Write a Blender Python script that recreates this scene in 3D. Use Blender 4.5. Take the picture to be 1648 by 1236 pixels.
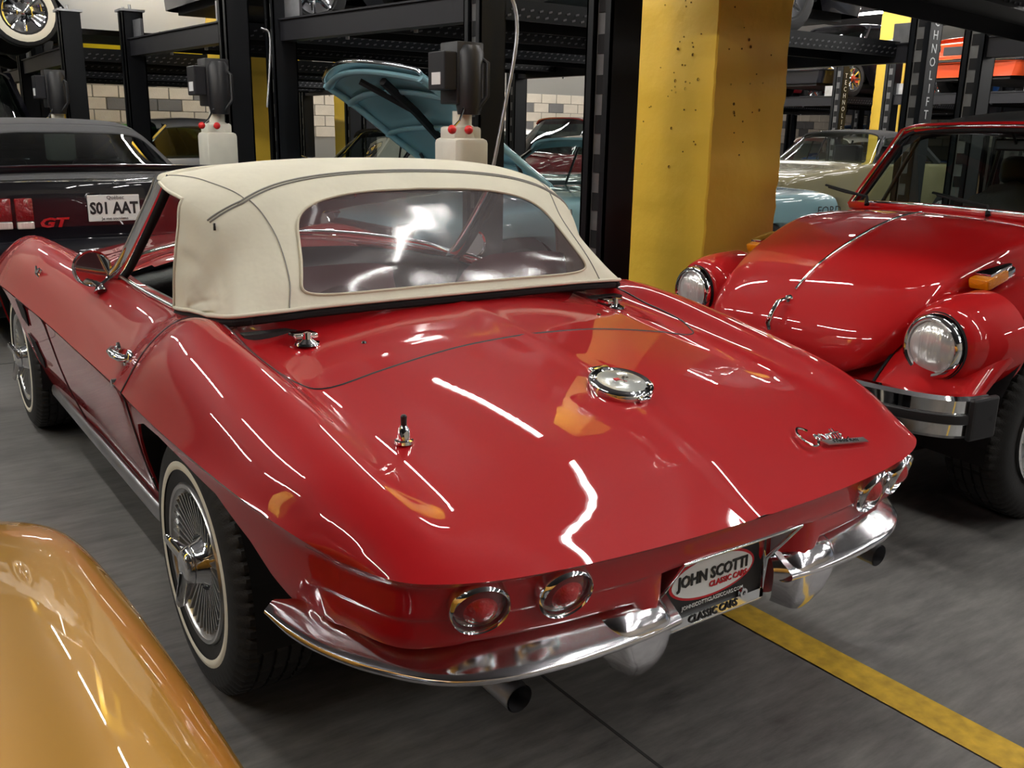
import bpy, bmesh, math, random
import numpy as np
from mathutils import Vector, Matrix, Euler
random.seed(7)
PI = math.pi
for o in list(bpy.data.objects): bpy.data.objects.remove(o)
SC = bpy.context.scene
COL = SC.collection
# ------------------------------------------------------------------ camera
cd = bpy.data.cameras.new('camera'); cam = bpy.data.objects.new('camera', cd); COL.objects.link(cam)
_yaw, _pit, _rol = math.radians(35.5), math.radians(15.0), math.radians(1.07)
_f = Vector((math.sin(_yaw)*math.cos(_pit), math.cos(_yaw)*math.cos(_pit), -math.sin(_pit)))
_r = Vector((math.cos(_yaw), -math.sin(_yaw), 0)); _u = _r.cross(_f)
_R = math.cos(_rol)*_r + math.sin(_rol)*_u; _U = -math.sin(_rol)*_r + math.cos(_rol)*_u
cam.matrix_world = Matrix(((_R.x, _U.x, -_f.x, -1.39), (_R.y, _U.y, -_f.y, -1.04), (_R.z, _U.z, -_f.z, 1.334), (0, 0, 0, 1)))
cd.sensor_width = 36; cd.lens = 1505/1648*36; cd.clip_start = .02; cd.clip_end = 200
SC.camera = cam
SC.view_settings.view_transform = 'Standard'; SC.view_settings.look = 'None'
SC.view_settings.gamma = 1; SC.view_settings.use_curve_mapping = False
SC.view_settings.exposure = 1.48
# ------------------------------------------------------------------ world
W = bpy.data.worlds.new('world'); SC.world = W; W.use_nodes = True
W.node_tree.nodes['Background'].inputs[0].default_value = (.55, .6, .7, 1)
W.node_tree.nodes['Background'].inputs[1].default_value = .12
# ------------------------------------------------------------------ materials
def mat(name, col, rough=.5, metal=0., coat=0., spec=.5, emis=None, es=0., bump=0., bscale=40., var=0., vscale=6., trans=0., alpha=1., aniso=0., crough=.03, stretch=None, ior=1.5):
    m = bpy.data.materials.new(name); m.use_nodes = True; nt = m.node_tree; b = nt.nodes['Principled BSDF']
    b.inputs['Base Color'].default_value = (*col, 1); b.inputs['Roughness'].default_value = rough
    b.inputs['Metallic'].default_value = metal; b.inputs['Coat Weight'].default_value = coat
    b.inputs['Coat Roughness'].default_value = crough; b.inputs['Specular IOR Level'].default_value = spec
    b.inputs['Transmission Weight'].default_value = trans; b.inputs['Alpha'].default_value = alpha; b.inputs['IOR'].default_value = ior
    if emis: b.inputs['Emission Color'].default_value = (*emis, 1); b.inputs['Emission Strength'].default_value = es
    if bump or var:
        tc = nt.nodes.new('ShaderNodeTexCoord'); mp = nt.nodes.new('ShaderNodeMapping')
        nt.links.new(tc.outputs['Object'], mp.inputs[0])
        if stretch: mp.inputs['Scale'].default_value = stretch
    if var:
        n = nt.nodes.new('ShaderNodeTexNoise'); n.inputs['Scale'].default_value = vscale; n.inputs['Detail'].default_value = 6
        nt.links.new(mp.outputs[0], n.inputs[0])
        r = nt.nodes.new('ShaderNodeValToRGB'); e = r.color_ramp.elements
        e[0].position = .3; e[1].position = .7
        e[0].color = (*[c*(1-var) for c in col], 1); e[1].color = (*[min(1, c*(1+var)) for c in col], 1)
        nt.links.new(n.outputs['Fac'], r.inputs[0]); nt.links.new(r.outputs[0], b.inputs['Base Color'])
    if bump:
        n = nt.nodes.new('ShaderNodeTexNoise'); n.inputs['Scale'].default_value = bscale; n.inputs['Detail'].default_value = 4
        nt.links.new(mp.outputs[0], n.inputs[0])
        bp = nt.nodes.new('ShaderNodeBump'); bp.inputs['Strength'].default_value = bump; bp.inputs['Distance'].default_value = .02
        nt.links.new(n.outputs['Fac'], bp.inputs['Height']); nt.links.new(bp.outputs[0], b.inputs['Normal'])
    return m
def clear(name, col, a, rough=.02, bump=0, bscale=4, haze=0.):       # thin clear sheet: tinted see-through mixed with gloss
    m = bpy.data.materials.new(name); m.use_nodes = True; nt = m.node_tree; nt.nodes.clear()
    o = nt.nodes.new('ShaderNodeOutputMaterial'); t = nt.nodes.new('ShaderNodeBsdfTransparent'); t.inputs[0].default_value = (*col, 1)
    g = nt.nodes.new('ShaderNodeBsdfGlossy'); g.inputs['Roughness'].default_value = rough
    lw = nt.nodes.new('ShaderNodeLayerWeight'); lw.inputs[0].default_value = .5; fr = nt.nodes.new('ShaderNodeMath'); fr.operation = 'POWER'; fr.inputs[1].default_value = 4.5; nt.links.new(lw.outputs['Facing'], fr.inputs[0])
    ma = nt.nodes.new('ShaderNodeMath'); ma.operation = 'MULTIPLY_ADD'; ma.inputs[1].default_value = .9; ma.inputs[2].default_value = a+.045; ma.use_clamp = True
    mx = nt.nodes.new('ShaderNodeMixShader')
    nt.links.new(fr.outputs[0], ma.inputs[0]); nt.links.new(ma.outputs[0], mx.inputs[0]); nt.links.new(t.outputs[0], mx.inputs[1]); nt.links.new(g.outputs[0], mx.inputs[2])
    nt.links.new(mx.outputs[0], o.inputs[0])
    if haze:
        d = nt.nodes.new('ShaderNodeBsdfDiffuse'); d.inputs[0].default_value = (.75, .68, .72, 1); d2 = nt.nodes.new('ShaderNodeBsdfTranslucent'); d2.inputs[0].default_value = (.7, .65, .68, 1)
        ad = nt.nodes.new('ShaderNodeMixShader'); nt.links.new(d.outputs[0], ad.inputs[1]); nt.links.new(d2.outputs[0], ad.inputs[2])
        m2 = nt.nodes.new('ShaderNodeMixShader'); m2.inputs[0].default_value = haze; nt.links.new(mx.outputs[0], m2.inputs[1]); nt.links.new(ad.outputs[0], m2.inputs[2]); nt.links.new(m2.outputs[0], o.inputs[0])
    if bump:
        tc = nt.nodes.new('ShaderNodeTexCoord'); n = nt.nodes.new('ShaderNodeTexNoise'); n.inputs['Scale'].default_value = bscale; n.inputs['Detail'].default_value = 1.5
        nt.links.new(tc.outputs['Object'], n.inputs[0])
        bp = nt.nodes.new('ShaderNodeBump'); bp.inputs['Strength'].default_value = bump; bp.inputs['Distance'].default_value = .1
        nt.links.new(n.outputs['Fac'], bp.inputs['Height']); nt.links.new(bp.outputs[0], g.inputs['Normal']); nt.links.new(bp.outputs[0], lw.inputs['Normal'])
    return m
M = {}
def paint(k, c, rough=.35, metal=0.): M[k] = mat(k, c, rough, metal, coat=1., crough=.02, spec=.15)
paint('red_paint', (.40, .0025, .006), .55); paint('beetle_red', (.50, .006, .008), .55)
paint('gold_paint', (.42, .21, .025), .42, .35); paint('black_paint', (.006, .006, .010)); paint('ford_blue', (.26, .46, .52))
paint('teal_blue', (.10, .20, .25)); paint('silver_paint', (.45, .47, .52), .3, .3); paint('white_paint', (.7, .7, .68)); paint('yellow_car', (.75, .55, .02))
paint('olive_paint', (.19, .17, .09)); paint('orange_paint', (.7, .08, .02)); paint('blue_car', (.02, .10, .35)); paint('maroon_paint', (.16, .008, .012)); paint('green_car', (.12, .35, .1)); paint('dark_grey_car', (.03, .03, .035))
M['chrome'] = mat('chrome', (.82, .83, .85), .06, 1.)
paint('violet_car', (.12, .03, .22))
M['bumper_chrome'] = mat('bumper_chrome', (.76, .75, .78), .14, 1., var=.05, vscale=30)
M['satin'] = mat('satin_metal', (.55, .55, .55), .28, 1., bump=.02)
M['steel'] = mat('steel', (.40, .40, .42), .35, 1., var=.15)
M['rubber'] = mat('rubber', (.012, .012, .013), .62, bump=.05, bscale=120)
M['tread'] = mat('tread', (.016, .015, .015), .7, bump=.15, bscale=200)
M['whitewall'] = mat('whitewall', (.78, .74, .62), .6)
M['black'] = mat('black_plastic', (.012, .012, .014), .45)
M['matte'] = mat('black_matte', (.006, .006, .007), .9)
M['dark_fabric'] = mat('dark_trim', (.02, .02, .022), .8, bump=.2, bscale=200)
M['canvas'] = mat('canvas', (.70, .66, .53), .72, bump=.35, bscale=6, var=.05, vscale=5)
M['piping'] = mat('canvas_piping', (.60, .55, .42), .7)
M['stitch'] = mat('stitch', (.25, .24, .22), .7)
M['greytop'] = mat('grey_soft_top', (.055, .055, .06), .8, bump=.25, bscale=150)
M['vinyl'] = clear('vinyl_window', (.62, .58, .60), .05, .14, .35, 2.6, haze=.16)
M['glass'] = clear('glass', (.80, .87, .84), .02, .0)
M['tint'] = clear('tinted_glass', (.22, .26, .26), .03, .0)
M['lens'] = mat('red_lens', (.16, .002, .006), .15, coat=1, bump=.1, bscale=80)
M['lens_bright'] = mat('red_lens_inner', (.42, .008, .012), .12, coat=1, bump=.3, bscale=120)
M['lens_mid'] = mat('red_lens_mid', (.22, .004, .008), .15, coat=1, bump=.5, bscale=60)
M['badge_face'] = mat('badge_face', (.42, .44, .42), .3, .35, coat=.6)
M['amber'] = mat('amber_lens', (.90, .28, .005), .12, coat=1, bump=.3, bscale=90)
M['lampglass'] = mat('lamp_glass', (.70, .70, .68), .14, .35, coat=1, bump=.35, bscale=38, stretch=(1.5, .2, .15))
M['stud'] = mat('tread_stud', (.10, .10, .11), .4, .6)
M['joint'] = mat('floor_joint', (.03, .03, .03), .9)
M['yellow'] = mat('yellow_concrete', (.92, .60, .06), .42, bump=.25, bscale=9, var=.05, vscale=3)
M['pit'] = mat('pit', (.22, .12, .02), .9)
M['lift'] = mat('lift_black', (.005, .006, .008), .42, spec=.25)
M['lift_grey'] = mat('lift_edge', (.014, .014, .018), .45, spec=.3)
M['galv'] = mat('galvanised', (.42, .43, .45), .38, .8, var=.2, vscale=8)
M['ladder'] = mat('ladder_strip', (.13, .13, .13), .5, .2, var=.2, vscale=9)
M['tank'] = mat('tank_plastic', (.72, .70, .60), .45, var=.06, vscale=8)
M['redknob'] = mat('red_knob', (.7, .02, .02), .3)
M['white'] = mat('white_print', (.75, .76, .75), .5)
M['ink'] = mat('ink', (.01, .01, .012), .5)
M['redink'] = mat('red_ink', (.55, .01, .02), .5)
M['plate'] = mat('plate_face', (.62, .64, .66), .4)
M['block'] = mat('block', (.58, .52, .43), .85, var=.12, vscale=3, bump=.3, bscale=60)
M['block_dark'] = mat('block_dark', (.16, .155, .15), .85, var=.1, vscale=3, bump=.3, bscale=60)
M['mortar'] = mat('mortar', (.25, .24, .22), .95)
M['ceiling'] = mat('ceiling_paint', (.07, .07, .075), .9)
M['tube'] = mat('tube_light', (1, 1, 1), .5, emis=(1, .97, .92), es=42.)
M['interior'] = mat('interior_black', (.012, .010, .011), .5, bump=.1, bscale=100)
M['seat_red'] = mat('seat_red', (.10, .008, .012), .5)
M['gauge'] = mat('gauge', (.02, .02, .022), .3, coat=1)
M['underside'] = mat('underside', (.03, .03, .032), .6, var=.3)
M['floorline'] = mat('line_paint', (.55, .34, .03), .5, var=.25, vscale=25, bump=.1)
def floor_mat():
    m = bpy.data.materials.new('concrete_floor'); m.use_nodes = True; nt = m.node_tree; b = nt.nodes['Principled BSDF']
    tc = nt.nodes.new('ShaderNodeTexCoord'); L = nt.links.new
    mp = nt.nodes.new('ShaderNodeMapping'); mp.inputs['Scale'].default_value = (.5, 2.5, 1); mp.inputs['Rotation'].default_value = (0, 0, .1)
    L(tc.outputs['Object'], mp.inputs[0])
    n1 = nt.nodes.new('ShaderNodeTexNoise'); n1.inputs['Scale'].default_value = 9; n1.inputs['Detail'].default_value = 9; n1.inputs['Roughness'].default_value = .7
    L(mp.outputs[0], n1.inputs[0])
    n2 = nt.nodes.new('ShaderNodeTexNoise'); n2.inputs['Scale'].default_value = 1.3; n2.inputs['Detail'].default_value = 8; n2.inputs['Roughness'].default_value = .65
    L(tc.outputs['Object'], n2.inputs[0])
    a = nt.nodes.new('ShaderNodeMath'); a.operation = 'MULTIPLY_ADD'; a.inputs[1].default_value = .5; L(n1.outputs['Fac'], a.inputs[0]); 
    a2 = nt.nodes.new('ShaderNodeMath'); a2.operation = 'MULTIPLY'; a2.inputs[1].default_value = .5; L(n2.outputs['Fac'], a2.inputs[0]); L(a2.outputs[0], a.inputs[2])
    r = nt.nodes.new('ShaderNodeValToRGB'); e = r.color_ramp.elements; e[0].position = .36; e[1].position = .64
    e[0].color = (.065, .063, .062, 1); e[1].color = (.23, .222, .212, 1); L(a.outputs[0], r.inputs[0]); L(r.outputs[0], b.inputs['Base Color'])
    rr = nt.nodes.new('ShaderNodeMapRange'); rr.inputs[1].default_value = .3; rr.inputs[2].default_value = .7; rr.inputs[3].default_value = .32; rr.inputs[4].default_value = .5
    L(a.outputs[0], rr.inputs[0]); L(rr.outputs[0], b.inputs['Roughness'])
    bp = nt.nodes.new('ShaderNodeBump'); bp.inputs['Strength'].default_value = .12; bp.inputs['Distance'].default_value = .01; L(a.outputs[0], bp.inputs['Height']); L(bp.outputs[0], b.inputs['Normal'])
    return m
M['floor'] = floor_mat()
# ------------------------------------------------------------------ object helpers
def link(o, parent=None):
    COL.objects.link(o)
    if parent: o.parent = parent
    return o
def fin(name, bm, m, parent=None, smooth=None, merge=1e-5):
    """bmesh -> one object; smooth = crease angle in degrees"""
    if merge: bmesh.ops.remove_doubles(bm, verts=bm.verts, dist=merge)
    if smooth is not None:
        bm.normal_update(); a = math.radians(smooth)
        for f_ in bm.faces: f_.smooth = True
        for e in bm.edges:
            if len(e.link_faces) == 2 and e.calc_face_angle(0) > a: e.smooth = False
    me = bpy.data.meshes.new(name); bm.to_mesh(me); bm.free()
    for k in (m if isinstance(m, (list, tuple)) else [m]): me.materials.append(M[k])
    return link(bpy.data.objects.new(name, me), parent)
def tag(o, label=None, cat=None, group=None, kind=None):
    if label: o['label'] = label
    if cat: o['category'] = cat
    if group: o['group'] = group
    if kind: o['kind'] = kind
    return o
def empty(name, loc=(0, 0, 0), rz=0., label=None, cat=None, group=None):
    o = bpy.data.objects.new(name, None); o.location = loc; o.rotation_euler = (0, 0, rz); o.empty_display_size = .1
    link(o); return tag(o, label, cat, group)
def copy_tree(o, parent=None, loc=None, rz=None, label=None, group=None):
    c = o.copy(); COL.objects.link(c); c.parent = parent
    if parent is not None or o.parent is not None: c.matrix_parent_inverse = o.matrix_parent_inverse
    if loc is not None: c.location = loc
    if rz is not None: c.rotation_euler = (0, 0, rz)
    if label: c['label'] = label
    if group: c['group'] = group
    for ch in [x for x in bpy.data.objects if x.parent == o]: copy_tree(ch, c)
    return c
def V(*a): return Vector(a)
def box(bm, lo, hi, mi=0, bev=0., M4=None):
    lo, hi = Vector(lo), Vector(hi)
    r = bmesh.ops.create_cube(bm, size=1.); vs = r['verts']; c = (lo+hi)/2; s = hi-lo
    for v in vs: v.co = Vector((v.co.x*s.x, v.co.y*s.y, v.co.z*s.z))+c
    fs = {f_ for v in vs for f_ in v.link_faces}
    for f_ in fs: f_.material_index = mi
    if bev:
        r2 = bmesh.ops.bevel(bm, geom=list({e for v in vs for e in v.link_edges}), offset=bev, segments=2, affect='EDGES', profile=.5)
        vs = list({v for f_ in r2['faces'] for v in f_.verts} | {v for v in vs if v.is_valid})
        for f_ in r2['faces']: f_.material_index = mi
    if M4 is not None:
        for v in vs: v.co = M4 @ v.co
    return vs
def obox(bm, c, ax, ay, az, mi=0):
    """oriented box: centre and three half vectors"""
    c = Vector(c); ax, ay, az = Vector(ax), Vector(ay), Vector(az)
    vs = [bm.verts.new(c+i*ax+j*ay+k*az) for i in (-1, 1) for j in (-1, 1) for k in (-1, 1)]
    flip = ax.cross(ay).dot(az) < 0
    for q in ((0, 1, 3, 2), (4, 6, 7, 5), (0, 4, 5, 1), (2, 3, 7, 6), (0, 2, 6, 4), (1, 5, 7, 3)):
        f_ = bm.faces.new([vs[i] for i in (q[::-1] if flip else q)]); f_.material_index = mi
    return vs
def frame(d):
    d = Vector(d).normalized(); a = Vector((0, 0, 1)) if abs(d.z) < .9 else Vector((1, 0, 0))
    x = d.cross(a).normalized(); return x, d.cross(x).normalized()
def tube(bm, pts, r, n=8, mi=0, closed=False, caps=True, flat=None):
    """tube along a polyline; r number or list; flat=(a,b) scales"""
    pts = [Vector(p) for p in pts]; k = len(pts); rs = r if isinstance(r, (list, tuple)) else [r]*k
    rings = []; x = None
    for i, p in enumerate(pts):
        if closed: d = pts[(i+1) % k]-pts[i-1]
        else: d = pts[min(i+1, k-1)]-pts[max(i-1, 0)]
        d.normalize()
        if x is None: x, y = frame(d)
        else:
            x = (x-d*x.dot(d)); x.normalize(); y = d.cross(x)
        rings.append([bm.verts.new(p+rs[i]*(math.cos(2*PI*j/n)*x*(flat[0] if flat else 1)+math.sin(2*PI*j/n)*y*(flat[1] if flat else 1))) for j in range(n)])
    for i in range(k if closed else k-1):
        a, b = rings[i], rings[(i+1) % k]
        for j in range(n):
            f_ = bm.faces.new((a[j], a[(j+1) % n], b[(j+1) % n], b[j])); f_.material_index = mi
    if caps and not closed:
        for rg, s in ((rings[0], -1), (rings[-1], 1)):
            f_ = bm.faces.new(rg if s > 0 else rg[::-1]); f_.material_index = mi
    return rings
def lathe(bm, prof, n=32, o=(0, 0, 0), axis='X', mi=0, cap=False, a0=0., a1=2*PI, rfun=None):
    """prof = [(along axis, radius)]"""
    o = Vector(o); full = abs(a1-a0-2*PI) < 1e-6; m = n if full else n+1; rings = []
    for (t, r_) in prof:
        ring = []
        for j in range(m):
            a = a0+(a1-a0)*j/n; rr = r_ if rfun is None else rfun(t, r_, j); c, s = rr*math.cos(a), rr*math.sin(a)
            ring.append(bm.verts.new(o+(Vector((t, c, s)) if axis == 'X' else Vector((c, t, s)) if axis == 'Y' else Vector((c, s, t)))))
        rings.append(ring)
    for i in range(len(prof)-1):
        a, b = rings[i], rings[i+1]
        for j in range(n):
            q = (a[j], b[j], b[(j+1) % m], a[(j+1) % m])
            f_ = bm.faces.new(q if axis != 'Y' else q[::-1]); f_.material_index = mi
    if cap:
        for rg in (rings[0], rings[-1]):
            try: f_ = bm.faces.new(rg); f_.material_index = mi
            except ValueError: pass
    return rings
def crw(t):
    return np.stack([-.5*t+t*t-.5*t**3, 1-2.5*t*t+1.5*t**3, .5*t+2*t*t-1.5*t**3, -.5*t*t+.5*t**3], -1)
class Grid:
    """bicubic interpolating surface through a table of control points"""
    def __init__(s, P, mirror=False):
        P = np.array(P, float)
        if mirror:
            Q = P[:, :0:-1].copy(); Q[:, :, 0] *= -1; P = np.concatenate([Q, P], 1)
        s.n, s.m = P.shape[:2]
        P = np.concatenate([2*P[:1]-P[1:2], P, 2*P[-1:]-P[-2:-1]], 0)
        P = np.concatenate([2*P[:, :1]-P[:, 1:2], P, 2*P[:, -1:]-P[:, -2:-1]], 1); s.P = P
    def __call__(s, i, j):
        i = np.clip(np.asarray(i, float), 0, s.n-1-1e-9); j = np.clip(np.asarray(j, float), 0, s.m-1-1e-9)
        i, j = np.broadcast_arrays(i, j); a = i.astype(int); b = j.astype(int); wi = crw(i-a); wj = crw(j-b)
        out = np.zeros(i.shape+(3,))
        for p in range(4):
            for q in range(4): out += (wi[..., p]*wj[..., q])[..., None]*s.P[a+p, b+q]
        return out
    def nrm(s, i, j, h=.02):
        du = s(i+h, j)-s(i-h, j); dv = s(i, j+h)-s(i, j-h); n = np.cross(dv, du); n = n/np.linalg.norm(n, axis=-1, keepdims=True)
        return n
def spline(P, per=8, closed=False):
    P = np.array(P, float)
    Q = np.concatenate([P[-1:], P, P[:2]], 0) if closed else np.concatenate([2*P[:1]-P[1:2], P, 2*P[-1:]-P[-2:-1]], 0)
    k = len(P) if closed else len(P)-1; out = []
    for a in range(k):
        w = crw(np.arange(per)/per); out.append(w @ Q[a:a+4])
    out = np.concatenate(out, 0)
    return out if closed else np.concatenate([out, P[-1:]], 0)
def gridmesh(bm, A, mi=0, flip=False, keep=None):
    A = np.asarray(A); n, m = A.shape[:2]
    vs = [[bm.verts.new(A[i, j]) for j in range(m)] for i in range(n)]
    for i in range(n-1):
        for j in range(m-1):
            if keep is not None and not keep(i, j): continue
            q = (vs[i][j], vs[i][j+1], vs[i+1][j+1], vs[i+1][j])
            f_ = bm.faces.new(q[::-1] if flip else q); f_.material_index = mi
    return vs
def mirror_x(A):
    B = np.array(A, float).copy(); B[..., 0] *= -1; return B
def solidify(bm, t):
    bm.normal_update(); geo = bmesh.ops.solidify(bm, geom=bm.faces[:], thickness=t)
def text(name, s, size, m, M4, parent=None, ext=.0008, sx=1., align='CENTER', shear=0., bold=0.):
    """lettering as thin raised mesh; M4 maps x right, y up, z out of the face"""
    c = bpy.data.curves.new(name, 'FONT'); c.body = s; c.size = size; c.extrude = ext; c.align_x = align; c.align_y = 'CENTER'; c.resolution_u = 2; c.shear = shear; c.offset = bold*size
    o = bpy.data.objects.new(name, c); COL.objects.link(o); dg = bpy.context.evaluated_depsgraph_get(); dg.update()
    me = bpy.data.meshes.new_from_object(o.evaluated_get(dg)); bpy.data.objects.remove(o); bpy.data.curves.remove(c)
    me.transform(Matrix.Diagonal((sx, 1, 1, 1))); me.transform(M4); me.materials.clear(); me.materials.append(M[m]); me.name = name
    return link(bpy.data.objects.new(name, me), parent)
def basis(o, x, y):
    x = Vector(x).normalized(); y = Vector(y); y = (y-x*y.dot(x)).normalized(); z = x.cross(y)
    return Matrix(((x.x, y.x, z.x, o[0]), (x.y, y.y, z.y, o[1]), (x.z, y.z, z.z, o[2]), (0, 0, 0, 1)))
# ------------------------------------------------------------------ lights and shell
def strip_light(x, y, z, L=2.4, along='Y', lab=None):
    t = empty('ceiling_light', (x, y, z), 0 if along == 'Y' else PI/2, lab or 'long fluorescent strip light under the ceiling', 'light', 'fluorescent strips under the ceiling')
    bm = bmesh.new(); box(bm, (-.035, -L/2, 0), (.035, L/2, .05)); fin('light_housing', bm, 'lift_grey', t)
    bm = bmesh.new(); tube(bm, [(0, -L/2+.03, -.03), (0, L/2-.03, -.03)], .026, 8); fin('light_tube', bm, 'tube', t)
    return t
LIGHTS = []
for x in (-4.2, -1.9, 1.68, 3.3, 4.9, 8.0, 11.3, 14.5, 18.):
    for y in (-8., -5.1, -2.2, .7, 3.5, 6.4, 9.3, 12.2, 14.9):
        if (x == -1.9 and y < 3) or (x == -4.2 and not -1 < y < 7) or (x == 3.3 and y > 1) or (x == 4.9 and y < 2) or (x > 8 and y < -2.3): continue
        LIGHTS.append((x, y))
        row = {-4.2: 'left of the gold car', -1.9: 'left of the black coupe', 1.68: 'over the front posts of the lifts', 3.3: 'over the red compact car', 4.9: 'over the raised cars', 8.0: 'beyond the red compact car', 11.3: 'over the middle cars', 14.5: 'over the farthest lifts', 18.: 'near the far right wall'}[x]
        strip_light(x, y, 4.1, 2.1, lab='long fluorescent strip light in the row '+row)
JX = -0.09
bm = bmesh.new(); box(bm, (-14, -12, -.1), (26, 26, 0)); tag(fin('floor', bm, 'floor'), kind='structure')
bm = bmesh.new(); box(bm, (-14, -12, 4.4), (26, 26, 4.5)); tag(fin('ceiling', bm, 'ceiling'), kind='structure')
def plane_on_floor(name, pts, m, lab=None, cat=None, z=.003):
    bm = bmesh.new(); vs = [bm.verts.new((p[0], p[1], z)) for p in pts]; f_ = bm.faces.new(vs); bm.normal_update()
    if f_.normal.z < 0: f_.normal_flip()
    o = fin(name, bm, m)
    if lab: tag(o, lab, cat)
    return o
ln = plane_on_floor('parking_line', [(.535, 5.), (.645, 5.), (.645, -3.), (.535, -3.)], 'floorline'); tag(ln, 'yellow painted line on the concrete under the red roadster', 'line')
bm = bmesh.new(); box(bm, (JX-.004, -6, -.002), (JX+.004, 16, .0008)); box(bm, (-12, 4.9, -.002), (22, 4.908, .0008)); tag(fin('trim_1', bm, 'joint'), kind='structure')
# ------------------------------------------------------------------ wheels
def tyre_mesh(R=.335, rim=.200, w=.19, n=66, name='tyre', parent=None, sx=-1, grooves=True, m=('rubber', 'tread')):
    """axis X, outer side towards sx"""
    bm = bmesh.new(); h = w/2; pr = [(-h*.86, rim-.012), (-h*.98, rim+.02), (-h*1.04, rim+(R-rim)*.5), (-h*.97, R-.030), (-h*.84, R-.010)]
    gr = []
    if grooves:
        for g in (-.5, -.17, .17, .5):
            gr += [(h*(g)-.004, R-.001), (h*(g)-.0035, R-.009), (h*g+.0035, R-.009), (h*g+.004, R-.001)]
    prof = pr+[(-h*.78, R-.004)]+gr+[(h*.78, R-.004)]+[(-t, r_) for t, r_ in pr[::-1]]
    if grooves:
        N = n*4
        def rf(t, r_, j):
            a = abs(t)/h
            if a > .5 and r_ > R-.012 and j % 4 == 0: return r_-.007
            if a <= .5 and r_ > R-.005 and j % 8 == 2: return r_-.006
            return r_
        lathe(bm, prof, N, rfun=rf)
    else: lathe(bm, prof, 40)
    for f_ in bm.faces:
        c = f_.calc_center_median(); f_.material_index = 1 if math.hypot(c.y, c.z) > R-.022 else 0
    return fin(name, bm, m, parent, 35)
def ring_on(name, r0, r1, x, m, parent, n=48, dome=.003, s=-1):
    bm = bmesh.new(); lathe(bm, [(s*x, r0), (s*(x+dome), (r0*2+r1)/3), (s*(x+dome), (r0+2*r1)/3), (s*x, r1)], n)
    return fin(name, bm, m, parent, 60)
def corvette_wheel(loc, parent, s=-1):
    """s=-1 outer face towards -x"""
    ty = tyre_mesh(.325, .192, .195, parent=parent); ty.location = loc
    if s > 0: ty.rotation_euler = (0, 0, PI)
    ring_on('whitewall', .230, .250, .1005, 'whitewall', ty, 64, .0025)
    bm = bmesh.new()      # chrome rim lip and dished cover
    lathe(bm, [(-.075, .196), (-.092, .198), (-.098, .193), (-.096, .184), (-.088, .180), (-.082, .165)], 64)
    fin('wheel_rim', bm, 'satin', ty, 50)
    bm = bmesh.new()
    lathe(bm, [(-.082, .168), (-.066, .15), (-.056, .08), (-.06, .065)], 48); 
    fin('wheel_cover', bm, 'steel', ty, 50)
    bm = bmesh.new(); N = 40
    for k in range(N):
        a = 2*PI*k/N; c, s_ = math.cos(a), math.sin(a); tn = Vector((0, -s_, c)); rd = Vector((0, c, s_))
        p0 = Vector((-.072, 0, 0))+rd*.07; p1 = Vector((-.088, 0, 0))+rd*.172
        ax = (p1-p0)/2; az = ax.cross(tn).normalized()*.006
        obox(bm, (p0+p1)/2, ax, tn*.0027, az)
    tag(fin('cover_fin', bm, 'satin', ty), kind='stuff')
    bm = bmesh.new(); lathe(bm, [(-.056, .078), (-.062, .072), (-.084, .052), (-.100, .047), (-.103, .044), (-.107, .047), (-.120, .040), (-.126, .030), (-.128, .012), (-.128, .0001)], 40)
    fin('hub_cone', bm, 'chrome', ty, 40)
    bm = bmesh.new()
    for k in range(3):
        a = 2*PI*k/3+2.6; rd = Vector((0, math.cos(a), math.sin(a)))
        tube(bm, [Vector((-.112, 0, 0))+rd*.02, Vector((-.118, 0, 0))+rd*.045, Vector((-.126, 0, 0))+rd*.072, Vector((-.134, 0, 0))+rd*.094, Vector((-.137, 0, 0))+rd*.102], [.022, .020, .018, .013, .004], 10, flat=(.45, 1.))
    fin('knock_off_spinner', bm, 'chrome', ty, 50)
    return ty
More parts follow.
